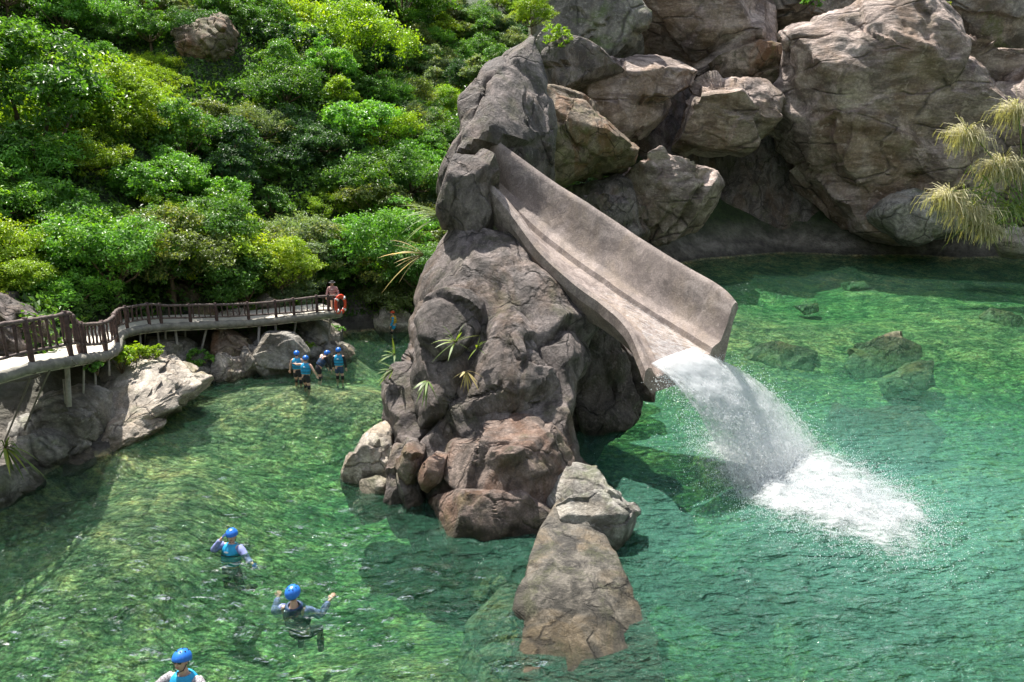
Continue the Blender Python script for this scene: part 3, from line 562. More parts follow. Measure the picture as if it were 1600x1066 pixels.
# ------------------------------------------------------------------ slide
slide = thing('water_slide', 'curved concrete water slide with a tall far wall descending from the rock pinnacle', 'slide')
NT = [(722, 240, 23.4), (752, 268, 22.7), (800, 322, 22.1), (848, 387, 21.3), (900, 436, 20.7), (945, 468, 20.2), (987, 506, 19.4), (1018, 574, 18.6)]
FF = [(765, 272, 24.4), (800, 305, 23.6), (850, 352, 23.0), (900, 393, 22.4), (944, 424, 21.9), (1000, 462, 21.3), (1062, 500, 20.7), (1124, 537, 20.0)]
FT = [(735, 190, 24.7), (768, 216, 23.9), (850, 276, 23.2), (915, 318, 22.5), (990, 368, 21.8), (1067, 416, 20.9), (1122, 448, 20.3), (1146, 474, 19.95)]
n_ = 14
A_, B_, C_ = (catmull([P(*q) for q in s], n_) for s in (NT, FF, FT))
secs = []
for i in range(len(A_)):
    a, f, t = A_[i], B_[i], C_[i]; k = i / (len(A_) - 1)
    ac = (f - a); ac[2] = 0; ac /= np.linalg.norm(ac); up = np.array([0, 0, 1.0])
    wd = np.linalg.norm((f - a)[:2])
    hn = 0.14 + 0.16 * k
    dn = 1.5 * (1 - k) + 0.75 * k
    base = f - up * 0.12
    pts = [a - ac * 0.22 - up * dn * 0.9 + ac * 0.25, a - ac * 0.24 - up * 0.35, a - ac * 0.20 - up * 0.08, a - ac * 0.10, a + ac * 0.02 - up * 0.04, a + ac * 0.07 - up * 0.16]
    fl = a + ac * 0.22 - up * hn
    l2 = f - ac * 0.34 - up * (0.22)
    pts += [fl, a * 0.65 + l2 * 0.35 - up * (hn * 0.80), a * 0.3 + l2 * 0.7 - up * (hn * 0.45) - up * 0.02, l2, f - ac * 0.26 - up * 0.07, f - ac * 0.12 - up * 0.01, f + up * 0.03,
            f * 0.92 + t * 0.08 + ac * 0.03, f * 0.5 + t * 0.5 + ac * 0.05, f * 0.1 + t * 0.9, t - up * 0.03 + ac * 0.02, t + ac * 0.09 + up * 0.01, t + ac * 0.18 - up * 0.04, t + ac * 0.22 - up * 0.15,
            f * 0.5 + t * 0.5 + ac * 0.28, f + ac * 0.26 - up * 0.5, f + ac * 0.2 - up * dn]
    secs.append(pts)
secs = np.array(secs); ns, nc = secs.shape[:2]
# rounded lower end: pull in the far wall's top corner over the last stations
V = secs.reshape(-1, 3).copy()
V += 0.022 * np.stack([fbm(V * 1.3, 5, 4), fbm(V * 1.3, 6, 4), fbm(V * 1.3, 7, 4)], -1)
Q = [(i * nc + j, i * nc + (j + 1) % nc, (i + 1) * nc + (j + 1) % nc, (i + 1) * nc + j) for i in range(ns - 1) for j in range(nc)]
V = V.tolist(); T = []
for st_, flip in ((0, False), (ns - 1, True)):
    # strip caps: walls and floor closed as polygons between inner and outer outline
    loop = [st_ * nc + j for j in range(nc)]
    import mathutils
    pts2 = [Vector(V[i]) for i in loop]
    for tri in mathutils.geometry.tessellate_polygon([pts2]):
        T.append(tuple(loop[j] for j in tri))
me = mesh_np('channel', V, Q, T, M['concrete'], True)
me.set_sharp_from_angle(angle=R(32))
o = link('channel', me, slide)
Vf = []; Cf = []; nf = 12
for i in range(ns):
    k = i / (ns - 1); a_, b_ = secs[i][6], secs[i][9]
    for j in range(nf):
        u = j / (nf - 1); w_ = (0.0 if j in (0, nf - 1) else 1.0)
        Vf.append(secs[i][6] * (1 - u) + secs[i][9] * u + np.array([0, 0, 0.075 + 0.05 * math.sin(math.pi * u)])); Cf.append(0.08 + 0.42 * k ** 1.2 - (1 - w_) * 0.5)
film = (Vf, [(i * nf + j, i * nf + j + 1, (i + 1) * nf + j + 1, (i + 1) * nf + j) for i in range(ns - 1) for j in range(nf - 1)], Cf)
bv = o.modifiers.new('bevel', 'BEVEL'); bv.width = 0.05; bv.segments = 3; bv.limit_method = 'ANGLE'; bv.angle_limit = R(50)

# ------------------------------------------------------------------ falling water and foam
def foammat(name, scale, lo, hi, alb=0.5, tl_=0.4):
    m, nt, out = newmat(name); L = nt.links.new
    g = N(nt, 'ShaderNodeNewGeometry'); co = g.outputs['Position']
    at = N(nt, 'ShaderNodeAttribute', attribute_name='cover')
    n = noise(nt, mapping(nt, co, (0.55, 1.25, 0.5), (0, 0, 0.45)), scale, 9, 0.75, 0.6)
    a = mth(nt, 'ADD', n, mth(nt, 'SUBTRACT', at.outputs['Fac'], 0.5))
    a = ramp(nt, a, [(lo, 0), (hi, 1)])
    bs = N(nt, 'ShaderNodeBsdfPrincipled'); bs.inputs['Base Color'].default_value = (alb, alb * 1.03, alb * 1.05, 1); bs.inputs['Roughness'].default_value = 0.5
    b = N(nt, 'ShaderNodeBump'); b.inputs['Strength'].default_value = 0.5; b.inputs['Distance'].default_value = 0.08; L(n, b.inputs['Height']); L(b.outputs[0], bs.inputs['Normal'])
    tl = N(nt, 'ShaderNodeBsdfTranslucent'); tl.inputs[0].default_value = (min(1, alb * 1.1), min(1, alb * 1.13), min(1, alb * 1.15), 1)
    m2 = N(nt, 'ShaderNodeMixShader'); m2.inputs[0].default_value = tl_; L(bs.outputs[0], m2.inputs[1]); L(tl.outputs[0], m2.inputs[2])
    tr = N(nt, 'ShaderNodeBsdfTransparent'); ms = N(nt, 'ShaderNodeMixShader')
    L(a, ms.inputs[0]); L(tr.outputs[0], ms.inputs[1]); L(m2.outputs[0], ms.inputs[2]); L(ms.outputs[0], out.inputs[0]); return m
M['foam'] = foammat('foam', 4.5, 0.42, 0.72, 0.56, 0.35); M['stream'] = foammat('stream', 9.0, 0.36, 0.64, 0.95, 0.68); m, nt, out = newmat('droplet'); d1 = N(nt, 'ShaderNodeBsdfDiffuse'); d2 = N(nt, 'ShaderNodeBsdfTranslucent'); d3 = N(nt, 'ShaderNodeMixShader'); d3.inputs[0].default_value = 0.5
for q_ in (d1, d2): q_.inputs[0].default_value = (0.88, 0.91, 0.93, 1)
nt.links.new(d1.outputs[0], d3.inputs[1]); nt.links.new(d2.outputs[0], d3.inputs[2]); nt.links.new(d3.outputs[0], out.inputs[0]); M['drop'] = m
def setcover(me, c):
    a = me.attributes.new('cover', 'FLOAT', 'POINT'); a.data.foreach_set('value', np.asarray(c, np.float32))
rs = np.random.RandomState(5)
lipN = np.array(P(1030, 586, 18.45)) ; lipF = np.array(P(1100, 558, 19.7))
def traj(u, t, hz=(1.0, -0.04), v=5.3):
    o = lipN * (1 - u) + lipF * u
    hd = np.array([hz[0] - 0.20 * (0.5 - u) , hz[1] - 0.5 * (0.5 - u) + 0.12, 0]); hd = hd / np.linalg.norm(hd)
    v = v * (0.82 + 0.36 * u)
    return o + hd * v * t + np.array([0, 0, -1.0]) * (2.5 * t + 4.9 * t * t)
jet_root = thing('slide_water', 'white rushing water pouring off the end of the slide into the pool', 'water jet')
me = mesh_np('water_film', film[0], film[1], None, M['stream'], True); setcover(me, film[2]); link('water_film', me, jet_root)
for layer in range(2):
    nu, ntm = 50, 80; V = []; C = []
    for i in range(ntm):
        t = -0.04 + 0.66 * i / (ntm - 1)
        for j in range(nu):
            u = j / (nu - 1); ue = 0.5 + (u - 0.5) * (1 + 0.9 * max(t, 0)) 
            p_ = traj(ue, max(t, 0)) 
            if t < 0: p_ = p_ + np.array([-0.5, 0.35, 0.32]) * (-t) * 10
            p_ = p_ + np.array([0, 0, (layer - 0.5) * 0.14 * (0.3 + t) * 2 * math.sin(math.pi * u) + 0.10])
            V.append(p_); C.append(0.56 - 0.34 * max(t, 0) + 0.22 * math.sin(math.pi * u) - (0.45 if j in (0, nu - 1) else 0.2 if j in (1, nu - 2) else 0) - 0.10 * (layer != 1))
    V = np.array(V); V += (0.09 * np.linspace(0.4, 1.6, ntm).repeat(nu))[:, None] * np.stack([fbm(V * 2.6 + layer * 9, 31, 4), fbm(V * 2.6, 32, 4), fbm(V * 2.6 + layer * 5, 33, 4)], -1)
    Q = [(i * nu + j, i * nu + j + 1, (i + 1) * nu + j + 1, (i + 1) * nu + j) for i in range(ntm - 1) for j in range(nu - 1)]
    me = mesh_np('water_sheet', V, Q, None, M['stream'], True); setcover(me, C); link('water_sheet', me, jet_root)
# droplets
def drops(name, pos, rad, parent=None, **kw):
    tet = np.array([[1, 1, 1], [1, -1, -1], [-1, 1, -1], [-1, -1, 1], [0, 0, 0]], float)[:4] * 0.6
    V = (pos[:, None, :] + tet[None] * rad[:, None, None]).reshape(-1, 3)
    b0 = (np.arange(len(pos)) * 4)[:, None, None]; tr = np.array([[0, 1, 2], [0, 3, 1], [0, 2, 3], [1, 3, 2]])[None]
    return link(name, mesh_np(name, V, None, (b0 + tr).reshape(-1, 3), M['drop'], True), parent, **kw)
pos = []; rad = []
for k in range(34000):
    t = rs.uniform(0.0, 0.6); u = rs.normal(0.5, 0.25 + 0.16 * t)
    p_ = traj(u, t, v=5.3 * rs.normal(1, 0.05)) + rs.normal(size=3) * np.array([1, 1, 0.8]) * (0.03 + 0.13 * t)
    if p_[2] > 0.02: pos.append(p_); rad.append(rs.uniform(0.005, 0.018))
drops('spray', np.array(pos), np.array(rad), jet_root, kind='stuff')
# foam on the surface
foam_poly_c = [W(1150, 712), W(1190, 724), W(1235, 736), W(1290, 760), W(1345, 782), W(1395, 798)]
wid = [1.0, 1.6, 1.8, 1.6, 1.3, 0.8]
cl = catmull([p for p in foam_poly_c], 12); wl = catmull([[w, 0, 0] for w in wid], 12)[:, 0]
cl = np.concatenate([cl, catmull([W(1150, 735), W(1220, 775), W(1300, 800), W(1370, 812)], 12)]); wl = np.concatenate([wl, np.full(37, 1.0)])
fx = np.arange(2.5, 13, 0.07); fy = np.arange(11.5, 23, 0.07); X, Y = np.meshgrid(fx, fy)
dmin = np.full(X.shape, 9.0)
for c_, w_ in zip(cl, wl): dmin = np.minimum(dmin, np.hypot(X - c_[0], (Y - c_[1]) * 0.62) / w_)
p = np.stack([X, Y, X * 0], -1).reshape(-1, 3); dm = dmin.ravel() + 0.45 * fbm(p * 0.8, 41, 5) + 0.25 * fbm(p * 3.0, 44, 3)
cover = np.clip(0.80 - 0.46 * dm, -0.4, 0.66)
jetw = np.exp(-((X - 7.4) / 3.2) ** 2 - ((Y - 17.5) / 3.0) ** 2).ravel()
p[:, 2] = 0.05 * fbm(p * np.array([0.9, 1.5, 1]), 21, 3) * 1.2 + 0.16 * jetw * fbm(p * 2.1, 25, 3) + 0.035 + np.clip(1 - dm, 0, 1) * (0.15 + 0.7 * np.maximum(fbm(p * 1.6, 43, 5), 0)) * 0.45
keep = (cover > -0.3).reshape(X.shape)
idx = np.arange(X.size).reshape(X.shape)
kq = keep[:-1, :-1] & keep[1:, 1:] & keep[:-1, 1:] & keep[1:, :-1]
quads = np.stack([idx[:-1, :-1], idx[:-1, 1:], idx[1:, 1:], idx[1:, :-1]], -1)[kq]
used = np.unique(quads); remap = np.zeros(X.size, int); remap[used] = np.arange(len(used))
me = mesh_np('foam', p[used], remap[quads], None, M['foam'], True); setcover(me, cover[used])
link('foam', me, kind='stuff', label='white churned foam spreading over the pool below the slide', category='foam')
pos = []; rad = []
for k in range(45000):
    i = rs.randint(0, len(cl)); w_ = wl[i]; q_ = rs.normal(size=2) * w_ * 0.6 * np.array([1, 1.5])
    h_ = abs(rs.normal()) * 0.22 * math.exp(-(q_ @ q_) / (w_ * w_)) * (1 if rs.rand() < 0.8 else 2.3)
    pos.append([cl[i][0] + q_[0], cl[i][1] + q_[1], 0.05 + h_]); rad.append(rs.uniform(0.005, 0.016))
drops('splash_drops', np.array(pos), np.array(rad), None, kind='stuff', label='fine white droplets thrown up around the foam', category='spray')

# ------------------------------------------------------------------ trees and plants
def leaf_quads(c, out, size, rs, droop=0.25, aspect=0.42, flat=0.5):
    n = len(c); nrm = out * (1 - flat) + np.array([0, 0, 1]) * flat + rs.normal(size=(n, 3)) * 0.45
    nrm /= np.linalg.norm(nrm, axis=1, keepdims=True)
    t = np.cross(nrm, rs.normal(size=(n, 3))); t /= np.linalg.norm(t, axis=1, keepdims=True) + 1e-9
    b = np.cross(nrm, t); s = (size * rs.uniform(0.6, 1.3, n))[:, None]
    V = np.stack([c - t * s * 0.5, c + b * s * aspect * 0.5, c + t * s * 0.5 - nrm * s * droop, c - b * s * aspect * 0.5], 1)
    return V.reshape(-1, 3)
def crown_mesh(name, seed, rx, rz, lobes, n, leaf, sub=5, flat=0.5, aspect=0.5):
    rs = np.random.RandomState(seed); cs = []; outs = []
    L_ = []
    for i in range(lobes):
        a = i * 2.399 + rs.uniform(-.4, .4); h = rs.uniform(-0.35, 1) ; rr = math.sqrt(max(0.05, 1 - max(h, 0) ** 1.6)) * rs.uniform(0.55, 0.95)
        L_.append((np.array([math.cos(a) * rr * rx, math.sin(a) * rr * rx, h * rz * 0.8]), rs.uniform(0.26, 0.48) * rx))
    L_.append((np.array([0, 0, 0]), rx * 0.62))
    tot = sum(l[1] ** 2 for l in L_)
    for (c, r) in L_:
        k = int(n * r * r / tot)
        # sub-clumps on the lobe, leaves around each sub-clump
        nc_ = max(4, int(k / 45)); d = rs.normal(size=(nc_, 3)); d[:, 2] = np.where(rs.rand(nc_) < 0.75, np.abs(d[:, 2]), d[:, 2]); d /= np.linalg.norm(d, axis=1, keepdims=True)
        sc = c + d * r * rs.uniform(0.75, 1.08, (nc_, 1)) * np.array([1, 1, 0.75])
        pick = rs.randint(0, nc_, k); e = rs.normal(size=(k, 3)) * np.array([1, 1, 0.6]); 
        cs.append(sc[pick] + e * r * 0.17); o_ = d[pick] + e * 0.5; outs.append(o_ / (np.linalg.norm(o_, axis=1, keepdims=True) + 1e-9))
    c = np.concatenate(cs); o_ = np.concatenate(outs)
    V = leaf_quads(c, o_, leaf, rs, flat=flat, aspect=aspect)
    return mesh_np(name, V, np.arange(len(V)).reshape(-1, 4), None, M['leaf'], False), L_
def trunk_mesh(name, h, r, lobes, rs):
    mb = MB(); j = rs.uniform(-0.25, 0.25, 2)
    mb.tube([(0, 0, -1.2), (j[0] * .4, j[1] * .4, 0), (j[0], j[1], h * 0.5), (0, 0, h)], [r * 1.3, r * 1.1, r * .8, r * .5], 7)
    for (c, rr) in lobes[:7]:
        e = np.array(c) + np.array([0, 0, h]); s = np.array([j[0], j[1], h * 0.55]); mm = (s + e) / 2 + np.array([0, 0, -0.2])
        mb.tube([s, mm, e], [r * .55, r * .4, r * .15], 5)
    return mb.me(name, M['bark'])
protos = []
rst = np.random.RandomState(99)
for i, (rx, rz, lb, n, leaf, fl, asp) in enumerate([(2.3, 1.7, 12, 9500, 0.17, .5, .5), (2.0, 2.2, 14, 9500, 0.16, .45, .5), (2.8, 1.5, 16, 11000, 0.18, .6, .45), (1.7, 1.5, 9, 7000, 0.15, .4, .6),
                                        (2.4, 1.2, 12, 9000, 0.17, .75, .35), (2.1, 1.9, 18, 10000, 0.19, .4, .55), (1.9, 2.6, 13, 10000, 0.16, .45, .5), (2.6, 1.8, 22, 12000, 0.16, .5, .5)]):
    cm, L_ = crown_mesh('crown', 200 + i, rx, rz, lb, n, leaf, flat=fl, aspect=asp)
    th_ = rz * 0.55 + 0.4; protos.append((cm, trunk_mesh('trunk', th_, 0.11 + 0.02 * (i % 3), L_, rst), th_, rx, rz))
nprotos = []
for i, (rx, rz, lb, n, leaf) in enumerate([(2.0, 1.5, 18, 17000, 0.125), (1.6, 1.9, 18, 16000, 0.12), (2.3, 1.4, 24, 20000, 0.13), (1.9, 1.8, 26, 18000, 0.12)]):
    cm, L_ = crown_mesh('crown', 300 + i, rx, rz, lb, n, leaf, flat=0.5, aspect=0.5)
    th_ = rz * 0.7 + 1.3; nprotos.append((cm, trunk_mesh('trunk', th_, 0.10, L_, rst), th_, rx, rz))
def tree(label, x, y, z, pr, s, color, rz, group='trees on the hillside', name='broadleaf_tree'):
    t = thing(name, label, 'tree', (x, y, z), group); t.scale = (s, s, s); t.rotation_euler = (0, 0, rz)
    c = link('crown', pr[0], t, (0, 0, pr[2])); c.color = (*color, 1); link('trunk', pr[1], t)
    return t
PAL = {'deep green': (0.05, 0.13, 0.04), 'mid green': (0.10, 0.23, 0.04), 'bright lime green': (0.24, 0.40, 0.03), 'grey green': (0.20, 0.28, 0.15),
       'yellow green': (0.27, 0.40, 0.03), 'olive green': (0.18, 0.24, 0.07), 'fresh green': (0.14, 0.33, 0.05)}
ORD = ['first', 'second', 'third', 'fourth', 'fifth', 'sixth', 'seventh', 'eighth', 'ninth', 'tenth', 'eleventh', 'twelfth', 'thirteenth', 'fourteenth', 'fifteenth', 'sixteenth', 'seventeenth', 'eighteenth', 'nineteenth', 'twentieth', 'twenty-first', 'twenty-second', 'twenty-third', 'twenty-fourth', 'twenty-fifth', 'twenty-sixth']
rt = np.random.RandomState(42)
def base_y(x):   # back edge of the flat strip behind the river, for tree rows
    yy = np.linspace(14, 60, 185); s = sdist(np.full(yy.shape, x), yy)
    ok = np.where(s < 0)[0]
    return yy[ok[-1]] if len(ok) else 14.0
nm_i = 0
for row in range(18):
    members = []
    x = -34.0 - row * 2.0
    while x < 5.5 + row * 0.8:
        step = rt.uniform(1.55, 2.35)
        x += step
        by = base_y(x)
        y = by + 2.2 + row * 2.3 + rt.uniform(-0.9, 0.9)
        if x < -12: y = max(y, 26.5 + row * 2.3 + rt.uniform(-0.9, 0.9) - max(0, (-14 - x)) * 0.35)
        z = float(ground_z(np.array([x]), np.array([y]))[0]) - 0.3
        px, py, zc = proj((x, y, z + 2.2)); pyb = proj((x, y, z + 0.9))[1]
        if px < -110 or px > 880 or py < -75: continue
        if px > 700 and py > 110: continue
        if px < 545 and pyb > 462: continue
        if 258 < px < 380 and 20 < py < 165 : continue
        members.append((px, x, y, z))
    members.sort()
    for k, (px, x, y, z) in enumerate(members):
        u = 0.5 + 0.5 * float(fbm(np.array([[x * 0.16, y * 0.16, 3.0]]), 77, 2)[0]) * 2.2 + rt.uniform(-0.34, 0.34)
        names = ['deep green', 'grey green', 'mid green', 'olive green', 'fresh green', 'mid green', 'bright lime green', 'yellow green']
        cn = names[int(np.clip(u, 0, 0.999) * 8)]
        c = np.array(PAL[cn]) * rt.uniform(0.85, 1.2)
        pi = rt.randint(len(protos)); s = rt.uniform(0.55, 0.92)
        form = ['spreading', 'rounded', 'broad', 'small', 'layered', 'bushy', 'tall', 'wide'][pi]
        rown = ['lowest', 'second lowest', 'third lowest', 'fourth lowest', 'fifth', 'sixth', 'seventh', 'eighth', 'ninth', 'tenth', 'eleventh', 'twelfth', 'thirteenth', 'fourteenth', 'fifteenth', 'sixteenth', 'seventeenth', 'eighteenth'][row]
        lab = f"{form} {cn} tree, {ORD[min(k, 25)]} from the left in the {rown} row uphill"
        tree(lab, x, y, z, protos[pi], s, tuple(c), rt.uniform(0, 6.28))
# the nearer trees behind the walkway and some that stand out
def tree_px(label, px, py, zc, pr, s, cn, squash=1.0):
    """tree whose crown centre is seen at px,py"""
    c = P(px, py, zc); g_ = float(ground_z(np.array([c.x]), np.array([c.y]))[0])
    h = pr[2] * s; z = c.z - h
    t = tree(label, c.x, c.y, z, pr, s, tuple(np.array(PAL[cn])), rt.uniform(0, 6.28), group='large trees behind the walkway'); 
    return t
for lab, px, py, zc, k, s, cn in [
    ('fresh green tree with slender bare trunks behind the walkway bend', 165, 400, 27.0, 0, 1.05, 'fresh green'),
    ('light green tree left of the slender trunked one, above the near railing', 85, 365, 28.5, 1, 1.1, 'fresh green'),
    ('pale leaved tree over the middle of the walkway', 262, 395, 29.0, 2, 0.95, 'olive green'),
    ('light green tree right of the middle of the walkway, touching the lime one', 335, 375, 31.0, 3, 1.0, 'mid green'),
    ('vivid lime tree above the far railing', 440, 420, 31.5, 3, 0.72, 'yellow green'),
    ('tall dark green tree at the left picture edge', 25, 180, 30.0, 1, 1.9, 'mid green'),
    ('large lime tree on the left slope right of the tall edge tree', 140, 185, 36.0, 2, 1.7, 'bright lime green'),
    ('yellowish shrubby tree at the left edge behind the sloping rock', 18, 445, 24.5, 0, 0.62, 'yellow green'),
    ('dense rounded tree overhanging the far water between walkway end and pinnacle', 590, 405, 35.5, 3, 1.3, 'fresh green'),
    ('bluish green tree directly left of the pinnacle, right of the rounded one', 650, 420, 34.5, 0, 0.85, 'mid green'),
    ('wide crowned lime topped tree high in the middle of the slope', 545, 80, 50.0, 2, 1.7, 'bright lime green'),
    ('dark shaded tree behind the railing in the middle', 230, 450, 30.0, 3, 0.55, 'deep green'),
    ('dark bush like tree behind the near railing posts', 120, 450, 27.5, 3, 0.55, 'deep green'),
    ('grey green tree between the vivid lime tree and the walkway end', 500, 400, 35.0, 1, 0.9, 'grey green'),
    ('mid green tree at the top edge of the frame left of the mossy rock face', 628, -2, 64.0, 2, 1.7, 'mid green'),
    ('yellow leaved tree at the top beside the mossy rock face', 832, 22, 40.0, 3, 0.55, 'yellow green'),
    ]:
    tree_px(lab, px, py, zc, nprotos[k], s, cn)
# undergrowth on the slope
ru = np.random.RandomState(8); nU = 230000
ux = ru.uniform(-48, 7, nU * 2); uy = ru.uniform(20, 72, nU * 2)
s_ = sdist(ux, uy); px_, py_, _z = proj((ux, uy, 6)); ok = (s_ > 1.2) & ((s_ > 2.4) | (ux > -5)) | ((s_ > 0.8) & (proj((ux, uy, ground_z(ux, uy) + 1.0))[1] < 482)); ux, uy = ux[ok][:nU], uy[ok][:nU]
patch = fbm(np.stack([ux * 0.5, uy * 0.5, ux * 0], -1), 51, 3); uz = ground_z(ux, uy) + np.clip(0.35 + patch * 1.9, 0.05, 1.3) * ru.uniform(0.2, 1, len(ux))
c = np.stack([ux, uy, uz], -1); o_ = ru.normal(size=c.shape); o_ /= np.linalg.norm(o_, axis=1, keepdims=True)
V = leaf_quads(c, o_, 0.24, ru, flat=0.45, aspect=0.5)
un = link('undergrowth', mesh_np('undergrowth', V, np.arange(len(V)).reshape(-1, 4), None, M['leaf'], False), kind='stuff', label='dense green undergrowth covering the hillside between the trees', category='undergrowth')
un.color = (0.10, 0.21, 0.04, 1)

# small shrubs
def shrub(label, px, py, zc, r, n, leaf, cn, seed, name='shrub', flatz=0.7):
    cm, L_ = crown_mesh('foliage', seed, r, r * flatz, 9, n, leaf)
    c = P(px, py, zc); t = thing(name, label, 'shrub', (c.x, c.y, c.z - r * 0.5), 'shrubs along the left bank')
    f = link('foliage', cm, t, (0, 0, r * 0.5)); f.color = (*PAL[cn], 1)
    mb = MB()
    for (q_, rr) in L_[:5]: mb.tube([(0, 0, -r * 0.4), np.array(q_) * 0.5 + np.array([0, 0, r * .2]), np.array(q_) + np.array([0, 0, r * .5])], [0.03, 0.02, 0.01], 5)
    link('stems', mb.me('stems', M['bark']), t)
shrub('yellow green shrub growing over the top of the pale slab', 215, 556, 24.3, 0.75, 1700, 0.13, 'yellow green', 401)
shrub('leafy yellow tipped shrub under the walkway bend', 188, 562, 23.6, 0.5, 1000, 0.12, 'bright lime green', 402)
shrub('small bright shrub hanging below the near walkway edge', 150, 574, 21.6, 0.25, 350, 0.10, 'fresh green', 403)
shrub('green plant on the bank between the slabs and the brown boulder', 305, 564, 27.5, 0.55, 900, 0.13, 'fresh green', 404)
shrub('dark green climbing plant beside the far support poles', 462, 535, 30.4, 0.5, 900, 0.11, 'deep green', 405, flatz=1.3)
shrub('bright round plant on the ledge behind the waders', 482, 542, 30.2, 0.25, 350, 0.09, 'bright lime green', 406)
shrub('green plant at the foot of the far walkway end', 522, 520, 32.2, 0.45, 700, 0.11, 'fresh green', 407)
shrub('low green bush behind the near end of the railing', 70, 480, 24.5, 0.7, 1800, 0.11, 'fresh green', 408)
shrub('mossy bush on top of the mossy rock face', 870, 62, 50, 1.2, 1800, 0.16, 'bright lime green', 409)
shrub('small bush growing on the blue grey cliff at the top right', 1445, 12, 60, 1.6, 1500, 0.20, 'olive green', 410)
shrub('tuft of green growing on the pale slanting rock face', 1270, 5, 58, 0.9, 800, 0.18, 'fresh green', 411)

def blades(name, label, cat, root, specs, mat='blade', width=0.03, group=None):
    """specs: list of (direction vec, length, droop)"""
    t = thing(name, label, cat, root, group); rs = np.random.RandomState(int(abs(root[0] * 100)) + 3); V = []; Q = []; SV = MB()
    for (d, ln, dr) in specs:
        d = np.array(d, float); d /= np.linalg.norm(d); sd = np.cross(d, [0, 0, 1.0]); sd /= np.linalg.norm(sd) + 1e-9; n = 7; b0 = len(V)
        for i in range(n):
            k = i / (n - 1); c = d * ln * k + np.array([0, 0, -dr * k * k * ln]); w = width * math.sin(math.pi * (0.12 + 0.88 * k)) + 0.001
            V.append(c - sd * w); V.append(c + sd * w + np.array([0, 0, 0.3 * w]))
        Q += [(b0 + 2 * i, b0 + 2 * i + 1, b0 + 2 * i + 3, b0 + 2 * i + 2) for i in range(n - 1)]
        SV.tube([(0, 0, 0), d * ln * 0.12], 0.008, 5)
    link('leaves', mesh_np('leaves', V, Q, None, M[mat], True), t); link('stem', SV.me('stem', M['bark']), t); return t
rb = random.Random(3)
def fan(n, base, spread, lmin, lmax, droop):
    return [((base[0] + rb.uniform(-spread, spread), base[1] + rb.uniform(-spread, spread) * .6, base[2] + rb.uniform(-spread, spread)), rb.uniform(lmin, lmax), rb.uniform(0.2, 1) * droop) for _ in range(n)]
BG = 'bamboo sprigs growing from the pinnacle'
def sprig(label, px, py, zc, n, base, lmin, lmax, droop=0.5, mat='blade', width=0.025):
    blades('bamboo_sprig', label, 'plant', tuple(P(px, py, zc)), fan(n, base, 0.9, lmin, lmax, droop), mat, width, BG)
sprig('green bamboo sprig fanned out in the upper middle of the pinnacle', 712, 535, 18.9, 16, (0, -.4, .4), .35, .8)
sprig('drooping bamboo sprig low on the left of the pinnacle', 668, 595, 18.4, 14, (-.5, -.5, -.3), .3, .6)
sprig('pale dry sprig hanging in the middle of the pinnacle', 728, 580, 18.6, 10, (-.1, -.5, -.8), .3, .6, mat='dry')
sprig('small yellow tinged sprig just right of the fanned one', 745, 545, 19.0, 9, (.5, -.4, .3), .2, .5)
sprig('yellow green sprig sticking out of the left edge of the pinnacle over the water', 615, 578, 20.2, 13, (-.9, -.3, -.1), .3, .55)
sprig('small sprig above it on the left edge of the pinnacle', 617, 555, 20.3, 7, (-.7, -.3, .5), .3, .6)
blades('palm_plant', 'palm like plant with drooping leaves at the left edge above the water', 'plant', tuple(P(8, 700, 18.6)), fan(22, (.4, -.3, .1), 0.8, .5, 1.0, 0.9), 'blade', 0.03)
for lab, px, py, zc, n, mt in [('long arching reed leaves beside the pinnacle, above the rounded tree', 672, 330, 27, 18, 'blade'), ('yellow drooping reed leaves left of the pinnacle over the rounded tree', 640, 390, 28, 12, 'dry')]:
    blades('reed_clump', lab, 'plant', tuple(P(px + 22, py + 8, zc)), fan(n, (-.9, -.3, .35), 0.7, 0.9, 1.9, 0.6), mt, 0.035, 'reeds beside the pinnacle')
# feathery plume grass at the right
pg = thing('plume_grass', 'feathery pale yellow plume grass leaning over the pool at the right edge', 'plant', tuple(P(1600, 330, 44)))
o0 = P(1600, 330, 44); rp = np.random.RandomState(12)
for (px, py, rpx) in [(1510, 212, 28), (1588, 175, 30), (1565, 262, 34), (1483, 310, 30), (1520, 335, 34), (1548, 362, 20), (1600, 262, 26)]:
    c = P(px, py, 44) - o0; r_ = rpx * 0.82 / F * 44; V = []; Q = []
    for k in range(520):
        d = rp.normal(size=3) * np.array([1, 0.8, 0.9]); st0 = np.array(c) + d * r_ * 0.22 + np.array([0, 0, r_ * 0.2]); end = st0 + np.array([d[0] * r_ * 0.5, d[1] * r_ * 0.4, d[2] * r_ * 0.3 - r_ * rp.uniform(0.1, 0.9)])
        b0 = len(V); w = np.array([0.016, 0.01, 0.004])
        mm = (st0 + end) / 2 + np.array([d[0] * r_ * 0.2, 0, r_ * 0.2])
        for q_ in (st0, mm, end): V += [q_ - w, q_ + w]
        Q += [(b0, b0 + 1, b0 + 3, b0 + 2), (b0 + 2, b0 + 3, b0 + 5, b0 + 4)]
    link('plume', mesh_np('plume', V, Q, None, M['plume'], True), pg)
    mb = MB(); mb.tube(catmull([(0, 0, 0), np.array(c) * 0.5 + np.array([0, 0, 0.5]), np.array(c) + np.array([0, 0, r_ * .5])], 6), 0.035, 5); link('stem', mb.me('stem', M['blade']), pg)
V = []; Q = []
